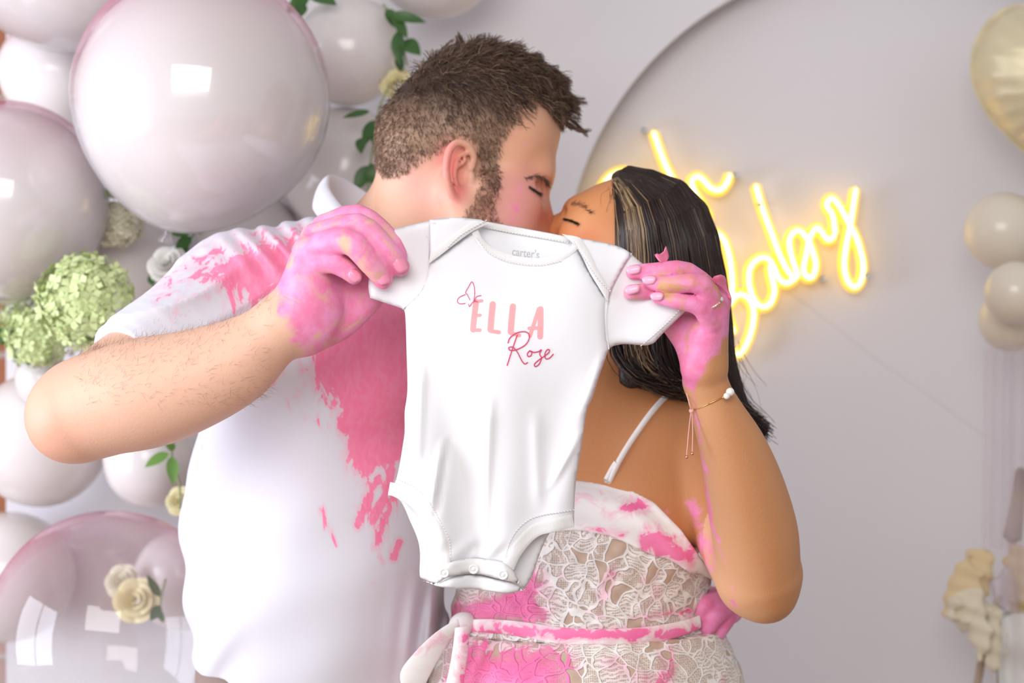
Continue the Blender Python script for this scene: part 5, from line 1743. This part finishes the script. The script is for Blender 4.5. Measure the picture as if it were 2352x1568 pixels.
M_SCRIPT = simple('raspberry_print', srgb(206, 56, 104), 0.55)
M_GREYPRINT = simple('grey_print', srgb(190, 190, 192), 0.6)

DO = 1.750
def Q(x, y):
    x = np.asarray(x, float); y = np.asarray(y, float)
    low = np.clip((y - 830) / 330, 0, 1)
    up = np.clip((700 - y) / 200, 0, 1)
    f = 0.0062 * low * np.sin((x - 940 - (y - 900) * 0.10) / 23.0 + 0.7 * np.sin(y / 120.0)) * np.exp(-((x - 1030) / 95) ** 2)
    f = f + 0.0050 * low * np.sin((x - 1100 - (y - 900) * 0.04) / 33.0 + 0.4 * np.sin(y / 90.0)) * np.exp(-((x - 1170) / 110) ** 2)
    f = f + 0.0045 * low * np.sin((x * 0.7 + y * 0.35) / 22.0) * np.exp(-((x - 1320) / 50) ** 2)
    f = f + 0.0035 * np.exp(-((y - 1262) / 22) ** 2) * np.sin((x + y * 0.6) / 11.0) * np.exp(-((x - 1100) / 70) ** 2)
    f = f + 0.0016 * np.sin(x / 70 + y / 85) + 0.0012 * np.sin(x / 41 - y / 120.0)
    f = f + 0.0022 * up * np.sin((x * 0.5 + y) / 26) * 0.5
    cr = lambda x0, y0, y1, A, w_: A * np.exp(-((x - x0) / w_) ** 2) * np.clip((y - y0) / 60, 0, 1) * np.clip((y1 - y) / 60, 0, 1)
    f = f + cr(1004 - (y - 1090) * 0.16, 1000, 1180, 0.0055, 7) - cr(1020 - (y - 1090) * 0.14, 1000, 1190, 0.004, 8) + cr(1118 - (y - 1100) * 0.05, 900, 1260, 0.0035, 10) + cr(966 - (y - 950) * 0.04, 820, 1090, 0.0035, 9) + cr(1235 + (y - 1100) * 0.03, 930, 1180, 0.003, 14)
    f = f + cr(1300 - (y - 1050) * 0.55, 980, 1130, 0.004, 9) + cr(1360 - (y - 880) * 0.35, 800, 960, 0.003, 8)
    bulge = -0.010 * np.clip(1 - ((x - 1145) / 260) ** 2, 0, 1) * np.clip(1 - ((y - 950) / 420) ** 2, 0, 1)
    return DO + bulge - f * 1.25
suit = empty('baby_bodysuit', P(1085, 1350, 1.755))
tag(suit, 'white baby bodysuit printed ELLA Rose, held up by the couple', 'bodysuit')
def part(name, poly, off, t, mat=M_COTTON, r=None, sp=7.0, stain=None, parent=None, qf=None, sharp=False):
    dep = (lambda x, y: (qf or Q)(x, y) + off)
    v, f = sheet(poly, DO, dep, t, r, sp)
    pxx = pix(v)
    at = {'paint': paint_field(pxx, stain) if stain else np.zeros(len(v))}
    o = meshobj(name, v, f, mat, parent or suit, attrs=at)
    if sharp:
        me = o.data
        ed = np.empty(len(me.edges) * 2, np.int32); me.edges.foreach_get('vertices', ed); ed = ed.reshape(-1, 2)
        sa_ = me.attributes.new('sharp_edge', 'BOOLEAN', 'EDGE')
        sa_.data.foreach_set('value', OUTLINE[ed].all(1))
    return o
C2 = lambda pts, n=5: [tuple(p) for p in crom(np.array(pts, float), n)]
top_edge = [(988, 506), (1046, 501), (1105, 505), (1172, 516), (1261, 533), (1321, 546), (1387, 558), (1424, 568), (1450, 583)]
l_side = [(925, 709), (931, 725), (934, 812), (936, 895), (930, 944), (930, 980), (928, 1007), (912, 1095), (892, 1135)]
r_side = [(1319, 1208), (1319, 1167), (1322, 1110), (1331, 1047), (1338, 1005), (1347, 944), (1361, 911), (1377, 861), (1398, 802)]
l_seam = [(988, 506), (987, 560), (985, 606), (968, 666), (925, 709)]
r_seam = [(1450, 583), (1424, 626), (1404, 666), (1394, 700), (1392, 745), (1398, 802)]
l_leg = [(892, 1135), (907, 1139), (942, 1159), (969, 1189), (990, 1221), (1001, 1248), (1006, 1296)]
r_leg = [(1180, 1304), (1196, 1272), (1220, 1242), (1242, 1226), (1274, 1218), (1319, 1208)]
back_l = [(892, 1135), (920, 1154), (942, 1202), (958, 1242), (963, 1275), (962, 1323), (969, 1334), (1001, 1344), (1081, 1352), (1161, 1359)]
back_r = [(1207, 1352), (1223, 1323), (1244, 1264), (1266, 1222), (1300, 1205), (1319, 1190)]
neck = [(1097, 526), (1110, 551), (1130, 568), (1160, 582), (1200, 591), (1240, 593), (1275, 587), (1302, 574), (1318, 556)]
# back panel, seen at the neck and below the leg openings
part('back_panel', C2(top_edge) + C2(r_seam)[1:] + C2(r_side[::-1])[1:-8] + C2(back_r[::-1])[1:] + C2(back_l[::-1])[0:] + C2(l_side[::-1])[1:] + C2(l_seam[::-1])[1:-1], 0.011, 0.0035,
     stain=[('cap', 0.45, 30, (1000, 520), (1040, 512), 12), ('cap', 0.42, 24, (1130, 512), (1160, 520), 8)])
# front panel with scooped neck
part('front_panel', C2([(986, 606), (968, 666), (925, 709)]) + C2(l_side)[1:] + C2(l_leg)[1:] + [(1049, 1290), (1100, 1288), (1148, 1290)] + C2(r_leg) + C2(r_side)[1:] + C2(r_seam[::-1])[1:12] + [(1394, 690)] + C2([(1377, 664), (1351, 622), (1330, 580), (1318, 556)]) + C2(neck[::-1])[1:] + C2([(1097, 526), (1050, 560), (1010, 588), (986, 606)])[1:-1], 0.0, 0.0055)
# shoulder flaps folded from back to front
part('shoulder_flap', C2(top_edge[:3]) + [(1124, 514)] + C2([(1124, 514), (1085, 533), (1045, 562), (1012, 588), (985, 607)])[1:] + C2(l_seam[:3][::-1])[1:-1], -0.0068, 0.0022, stain=[('cap', 0.68, 24, (996, 512), (1002, 532), 12), ('cap', 0.62, 20, (1088, 508), (1112, 512), 8)])
rflap_hem = [(1294, 542), (1321, 566), (1338, 594), (1353, 626), (1376, 664), (1394, 692)]
part('shoulder_flap', [(1290, 538)] + C2(top_edge[5:]) + C2(r_seam[:4])[1:] + C2(rflap_hem[::-1])[1:], -0.0068, 0.0022, stain=[('cap', 0.5, 14, (1386, 562), (1390, 564), 6)])
def strip(name, line, width, off, t=0.0008, mat=M_RIB, side=1, qf=None, taper=0.0):
    c = crom(np.array(line, float), 6)
    tn = np.gradient(c, axis=0); tn /= np.linalg.norm(tn, axis=1, keepdims=True)
    nr = np.c_[-tn[:, 1], tn[:, 0]] * side
    tt = np.linspace(0, 1, len(c))
    ww = width * (np.clip(np.minimum(tt, 1 - tt) / max(taper, 1e-6), 0.12, 1) if taper else np.ones(len(c)))
    poly = [tuple(p) for p in c] + [tuple(p) for p in (c + nr * ww[:, None])[::-1]]
    return part(name, poly, off, t, mat, r=4, sp=5.0, qf=qf, sharp=True)
def stitch(line, off, r=0.0005, parent=None, dash=7.0, qf=None):
    """dashed cover stitching along a line"""
    c = crom(np.array(line, float), 12)
    s_ = np.r_[0, np.cumsum(np.linalg.norm(np.diff(c, axis=0), axis=1))]
    n = int(s_[-1] / dash)
    geo = []
    for i in range(n):
        a = s_[-1] * (i + 0.15) / n; b = s_[-1] * (i + 0.75) / n
        p = np.array([[np.interp(x, s_, c[:, 0]), np.interp(x, s_, c[:, 1])] for x in (a, b)])
        d = (qf or Q)(p[:, 0], p[:, 1]) + off
        geo.append(tube([((p[k, 0] - CXP) * DO / FPX, d[k], CAMZ - (p[k, 1] - CYP) * DO / FPX) for k in (0, 1)], r, 5))
    v, f = join_geo(geo)
    meshobj('stitching', v, f, M_THREAD, parent or suit)
strip('neck_binding', neck, 16, -0.0056, side=1)
strip('shoulder_binding', [(1124, 514), (1085, 533), (1045, 562), (1012, 588), (988, 605)], 19, -0.0091, side=1, taper=0.16)
strip('shoulder_binding', rflap_hem, 20, -0.0091, side=-1, taper=0.16)
strip('leg_binding', l_leg, 30, -0.0056, side=-1)
strip('leg_binding', r_leg, 30, -0.0056, side=-1)
strip('back_neck_binding', [(1105, 507), (1172, 518), (1261, 535), (1310, 545)], 15, 0.0062, side=1)
stitch([(1030, 569), (1060, 541), (1105, 514), (1120, 506)], -0.0118)
stitch([(1316, 556), (1344, 600), (1372, 642), (1402, 670)], -0.0118)
stitch([(911, 1098), (955, 1117), (990, 1151), (1014, 1194), (1033, 1234), (1037, 1277)], -0.0072)
stitch([(1161, 1276), (1170, 1243), (1186, 1215), (1212, 1192), (1245, 1180), (1319, 1168)], -0.0072)
stitch([(1095, 546), (1122, 580), (1160, 600), (1205, 609), (1245, 610), (1290, 600)], -0.0072)
stitch([(1110, 520), (1172, 533), (1261, 549), (1300, 556)], 0.0045)
# snap placket and the folded back edge under it
part('snap_placket', C2([(1009, 1297), (1049, 1283), (1100, 1281), (1148, 1284), (1166, 1293), (1181, 1308)]) + C2([(1196, 1338), (1170, 1330), (1129, 1322), (1085, 1316), (1033, 1320), (1003, 1340)])[0:], -0.0058, 0.0032, M_RIB, r=10, sp=6)
part('back_hem', C2([(969, 1334), (1000, 1338), (1040, 1323), (1085, 1320), (1129, 1326), (1172, 1334), (1207, 1352)]) + C2([(1167, 1361), (1081, 1353), (1001, 1345)]), -0.0012, 0.0035, M_COTTON, r=8, sp=6)
for x, y in ((1022, 1310), (1088, 1305), (1156, 1314)):
    c = P(x, y, 0) * 0 + np.array([(x - CXP) * DO / FPX, float(Q(x, y)) - 0.0088, CAMZ - (y - CYP) * DO / FPX])
    v, f = lathe([(0.0001, 0.0022), (0.0016, 0.0022), (0.0020, 0.0012), (0.0030, 0.0012), (0.0036, 0.0024), (0.0044, 0.0024), (0.0050, 0.0012), (0.0052, 0.0), (0.0001, 0.0)], 24)
    v = np.c_[v[:, 0], -v[:, 2], v[:, 1]] + c
    meshobj('snap_button', v, [g[::-1] for g in f], M_SNAP, suit)
# sleeves
QS = lambda x, y: DO + 0.0025 + 0.0015 * np.sin(x / 30 + y / 45)
part('sleeve', C2([(893, 529), (940, 517), (988, 506)]) + C2([(998, 508), (1002, 560), (1000, 610), (985, 672), (940, 716), (925, 709)])[0:] + C2([(925, 709), (905, 702), (883, 695), (850, 684)])[1:] + C2([(850, 684), (846, 650), (858, 590), (880, 545)])[1:], 0.0, 0.0060, stain=[('cap', 0.75, 10, (979, 541), (981, 545), 6), ('cap', 0.5, 8, (949, 562), (953, 560), 3), ('cap', 0.45, 20, (990, 508), (985, 512), 8)], qf=QS)
part('sleeve', C2([(1400, 800), (1380, 790), (1376, 745), (1378, 700), (1388, 660), (1410, 618), (1436, 580), (1450, 583)]) + C2([(1450, 583), (1475, 604), (1530, 645), (1586, 704)])[1:] + C2([(1586, 704), (1563, 726), (1530, 758), (1503, 787)])[1:] + C2([(1503, 787), (1483, 793), (1437, 790), (1410, 794)])[1:], 0.0, 0.0060, stain=[('cap', 0.6, 10, (1543, 735), (1552, 728), 5)], qf=QS)
v, f = tube([((x - CXP) * DO / FPX, QS(x, y) - 0.0062, CAMZ - (y - CYP) * DO / FPX) for x, y in crom(np.array(r_seam, float), 8)], 0.0008, 8)
meshobj('sleeve_seam', v, f, M_COTTON, suit, attrs={'paint': np.zeros(len(v))})
v, f = tube([((x - CXP) * DO / FPX, QS(x, y) - 0.0062, CAMZ - (y - CYP) * DO / FPX) for x, y in crom(np.array(l_seam[1:], float), 8)], 0.0009, 8)
meshobj('sleeve_seam', v, f, M_COTTON, suit, attrs={'paint': np.zeros(len(v))})
stitch([(1470, 795), (1500, 770), (1535, 738), (1560, 712)], -0.0062, qf=QS)
# print: ELLA / Rose and the butterfly
def glyph(name, strokes, mat, base_w, lift=0.0056):
    geo = []
    for i, s in enumerate(strokes):
        pts, w_ = s if isinstance(s, tuple) else (s, base_w)
        geo.append(ribbon(np.array(pts, float), w_, DO, Q, lift + 0.00008 * i))
    v, f = join_geo(geo)
    return meshobj(name, v, f, mat, suit, smooth=False)
glyph('letter_e', [([(1094, 694), (1090, 726), (1087, 757)], 13), ([(1095, 693), (1107, 691)], 7), ([(1091, 725), (1103, 724)], 7), ([(1087, 758), (1102, 758)], 8)], M_PRINT, 13)
glyph('letter_l', [([(1132, 699), (1129, 730), (1127, 757)], 14), ([(1127, 760), (1146, 763)], 9)], M_PRINT, 14)
glyph('letter_l', [([(1178, 704), (1175, 735), (1173, 762)], 14), ([(1173, 765), (1192, 770)], 9)], M_PRINT, 14)
glyph('letter_a', [([(1237, 710), (1228, 738), (1217, 771)], 9), ([(1241, 710), (1241, 740), (1240, 773)], 13), ([(1215, 754), (1238, 753)], 8)], M_PRINT, 9)
SC_L = 0.0062
glyph('script_letters', [[(1188, 769), (1178, 798), (1165, 838)],
                         [(1167, 787), (1172, 775), (1188, 764), (1207, 762), (1216, 772), (1208, 790), (1188, 802), (1172, 804), (1169, 798), (1178, 797), (1188, 808), (1198, 827), (1205, 835), (1211, 832)],
                         [(1216, 805), (1211, 812), (1213, 818), (1219, 816), (1221, 809), (1216, 805), (1226, 809)],
                         [(1226, 809), (1236, 807), (1243, 803), (1239, 812), (1243, 822), (1238, 835), (1230, 841), (1227, 836), (1236, 827), (1250, 817)],
                         [(1250, 817), (1260, 809), (1261, 803), (1256, 803), (1251, 812), (1253, 823), (1261, 822), (1270, 813)]], M_SCRIPT, 2.7, SC_L)
glyph('butterfly_print', [[(1089, 691), (1091, 672), (1089, 656), (1084, 648), (1077, 659), (1070, 672), (1074, 677), (1080, 689)],
                          [(1069, 677), (1056, 683), (1051, 692), (1057, 698), (1069, 697)], [(1077, 699), (1079, 704), (1085, 696), (1090, 691), (1095, 682), (1105, 679)], [(1090, 691), (1098, 694)], ([(1089.5, 691), (1090.5, 691.5)], 4)], M_SCRIPT, 1.7, SC_L)
# faint label text inside the back of the neck
fc = bpy.data.curves.new('label_text', 'FONT')
fc.body = "carter's"; fc.size = 0.0118; fc.align_x = 'CENTER'; fc.extrude = 0.0001; fc.offset = 0.00012
fo = bpy.data.objects.new('neck_label_text', fc); COL.objects.link(fo)
bpy.context.view_layer.update()
lm = bpy.data.meshes.new_from_object(fo.evaluated_get(bpy.context.evaluated_depsgraph_get()))
bpy.data.objects.remove(fo)
tv = np.array([v.co for v in lm.vertices])
tf = [tuple(p.vertices) for p in lm.polygons]
ca, sa = math.cos(math.radians(-6)), math.sin(math.radians(-6))
lx, lz = (1207 - CXP) * DO / FPX, CAMZ - (589 - CYP) * DO / FPX
tw = np.c_[lx + (tv[:, 0] * ca - tv[:, 1] * sa) * 0.78, np.zeros(len(tv)), lz + tv[:, 0] * sa + tv[:, 1] * ca]
bp_ = pix(np.c_[tw[:, 0], np.full(len(tw), DO), tw[:, 2]])
tw[:, 1] = Q(bp_[:, 0], bp_[:, 1]) + 0.011 - 0.0036 - tv[:, 2]
meshobj('neck_label', tw, tf, M_GREYPRINT, suit, smooth=False)

# ------------------------------------------------------------------ ring, bracelet, petals
M_ROSEGOLD = simple('rose_gold', srgb(235, 170, 150), 0.22); M_ROSEGOLD.node_tree.nodes['Principled BSDF'].inputs['Metallic'].default_value = 1
M_GOLD = simple('thin_gold', srgb(226, 190, 120), 0.25); M_GOLD.node_tree.nodes['Principled BSDF'].inputs['Metallic'].default_value = 1
M_CORD = simple('pink_cord', srgb(240, 180, 170), 0.6)
M_PEARL = NT('pearl'); M_PEARL.base(srgb(244, 238, 234)).rough(0.16); M_PEARL.b.inputs['Coat Weight'].default_value = 0.6; M_PEARL = M_PEARL.m
M_GEM = NT('clear_gem'); M_GEM.base((1, 0.9, 0.95)).rough(0.03); M_GEM.b.inputs['Metallic'].default_value = 0.7; M_GEM = M_GEM.m
a, b = P(1648, 714, 1.755), P(1612, 654, 1.732)
rc = a + (b - a) * 0.42
ax = (b - a) / np.linalg.norm(b - a)
e1 = np.cross(ax, [0, 1, 0]); e1 /= np.linalg.norm(e1); e2 = np.cross(ax, e1)
ring = empty('ring', rc)
tag(ring, 'slim diamond ring on the woman\'s pink-smeared finger', 'ring')
rr = 0.0112
circ = [rc + rr * (math.cos(t) * e1 + math.sin(t) * e2) for t in np.linspace(0, 2 * math.pi, 36, endpoint=False)]
v, f = tube(circ, 0.0010, 8, closed=True)
meshobj('band', v, f, M_ROSEGOLD, ring)
def gem(c, r_, up):
    up = up / np.linalg.norm(up)
    x = np.cross(up, [0.3, 0.2, 0.9]); x /= np.linalg.norm(x); y = np.cross(up, x)
    v, f = lathe([(0.0001, -0.9), (0.95, 0.0), (1.0, 0.15), (0.6, 0.5), (0.0001, 0.5)], 8)
    return v @ np.stack([x, y, up]) * r_ + c, f
ang0 = math.atan2(-(e2[1]), -(e1[1]))
for k, dt in enumerate((0.75, 0.35, 0.15, -0.05, -0.25, -0.45, -0.65)):
    u_ = math.cos(ang0 + dt) * e1 + math.sin(ang0 + dt) * e2
    v, f = gem(rc + u_ * (rr + 0.0010), 0.0026 if k == 0 else 0.0011, u_)
    meshobj('stone', v, f, M_GEM, ring, smooth=False)

def onskin(pts, off=0.0014, sd=WB_, lo=1.70, hi=1.95):
    out = []
    for x, y in pts:
        hit = None
        for d in np.linspace(lo, hi, 126):
            if sd.at(P(x, y, d)[None])[0] < off: hit = P(x, y, d); break
        out.append(hit)
    return out
brace = empty('bracelet', P(1588, 943, 1.77))
tag(brace, 'thin cord bracelet with two pearls on the woman\'s wrist', 'bracelet')
fr_ = onskin([(1594, 940), (1610, 936), (1630, 926), (1650, 917), (1664, 909)])
knot = P(1588, 943, fr_[0][1] - 0.001)
_s = onskin([(1666, 904)], 0.004)[0]
prl = P(1676, 901, _s[1] - 0.002)
v, f = tube(crom([knot] + fr_ + [prl], 5), 0.0006, 6)
meshobj('cord', v, f, M_GOLD, brace)
bk = [prl, P(1672, 884, 1.806), P(1664, 862, 1.812), P(1630, 858, 1.818), P(1592, 872, 1.812), P(1574, 880, 1.795), P(1578, 905, 1.785), P(1584, 930, 1.778), knot]
v, f = tube(crom(bk, 5), 0.0006, 6)
meshobj('cord', v, f, M_CORD, brace)
def ball(c, r_, n=14):
    v, f = lathe([(max(math.sin(math.pi * i / 10), 1e-3) * r_, -math.cos(math.pi * i / 10) * r_) for i in range(11)], n)
    return v + c, f
for nm, c, r_, m_ in (('pearl', P(1677, 900, prl[1]), 0.0044, M_PEARL), ('pearl', P(1669, 909, prl[1] - 0.003), 0.0034, M_PEARL), ('bead', P(1661, 912, prl[1] - 0.002), 0.0012, M_GOLD), ('knot', knot, 0.0026, M_CORD)):
    v, f = ball(c, r_); meshobj(nm, v, f, m_, brace)
for pts in ([(1587, 945), (1582, 990), (1577, 1046)], [(1589, 945), (1591, 990), (1590, 1038)]):
    q = [P(x, y, knot[1] - 0.001) for x, y in pts]
    v, f = tube(crom(q, 5), 0.00055, 6); meshobj('tassel_cord', v, f, M_CORD, brace)
    v, f = ball(q[-1] + np.array([0, 0, -0.0015]), 0.0019); meshobj('bead', v, f, M_ROSEGOLD, brace)

M_PETAL_P = NT('pink_petal')
M_PETAL_P.base(M_PETAL_P.mix(M_PETAL_P.noise(60, 4), srgb(250, 140, 176), srgb(236, 90, 138))).rough(0.55)
M_PETAL_P.b.inputs['Subsurface Weight'].default_value = 0.2
M_PETAL_P = M_PETAL_P.m
cv = lambda pts: [(1400 + x / 4.356, 540 + y / 4.356) for x, y in pts]
for pl, d0, cur, lab in (
    (cv([(445, 195), (470, 183), (500, 190), (545, 160), (555, 125), (567, 103), (585, 150), (602, 205), (595, 230), (570, 275), (500, 272), (470, 235)]), 1.740, 0.004, 'pink petal standing upright on the woman\'s topmost finger'),
    (cv([(720, 292), (780, 290), (830, 308), (835, 325), (900, 355), (990, 402), (970, 418), (900, 405), (850, 388), (780, 345)]), 1.745, 0.003, 'crumpled pink petal lying along the woman\'s knuckle'),
    (cv([(1005, 460), (1040, 412), (1105, 395), (1150, 408), (1180, 450), (1192, 520), (1225, 630), (1218, 652), (1195, 640), (1180, 575), (1110, 520), (1050, 490)]), 1.752, 0.006, 'rounded pink petal stuck to the back of the woman\'s hand')):
    cx0 = np.mean([p[0] for p in pl]); cy0 = np.mean([p[1] for p in pl])
    v, f = sheet(pl, d0, lambda x, y, c=cur, cx0=cx0, cy0=cy0, d0=d0: d0 + c * np.sin((x - cx0) / 9.0) + 0.5 * c * np.cos((y - cy0) / 8.0), 0.0007, r=2, sp=3.0)
    tag(meshobj('flower_petal', v, f, M_PETAL_P), lab, 'petal', 'pink petals on the woman\'s hand')
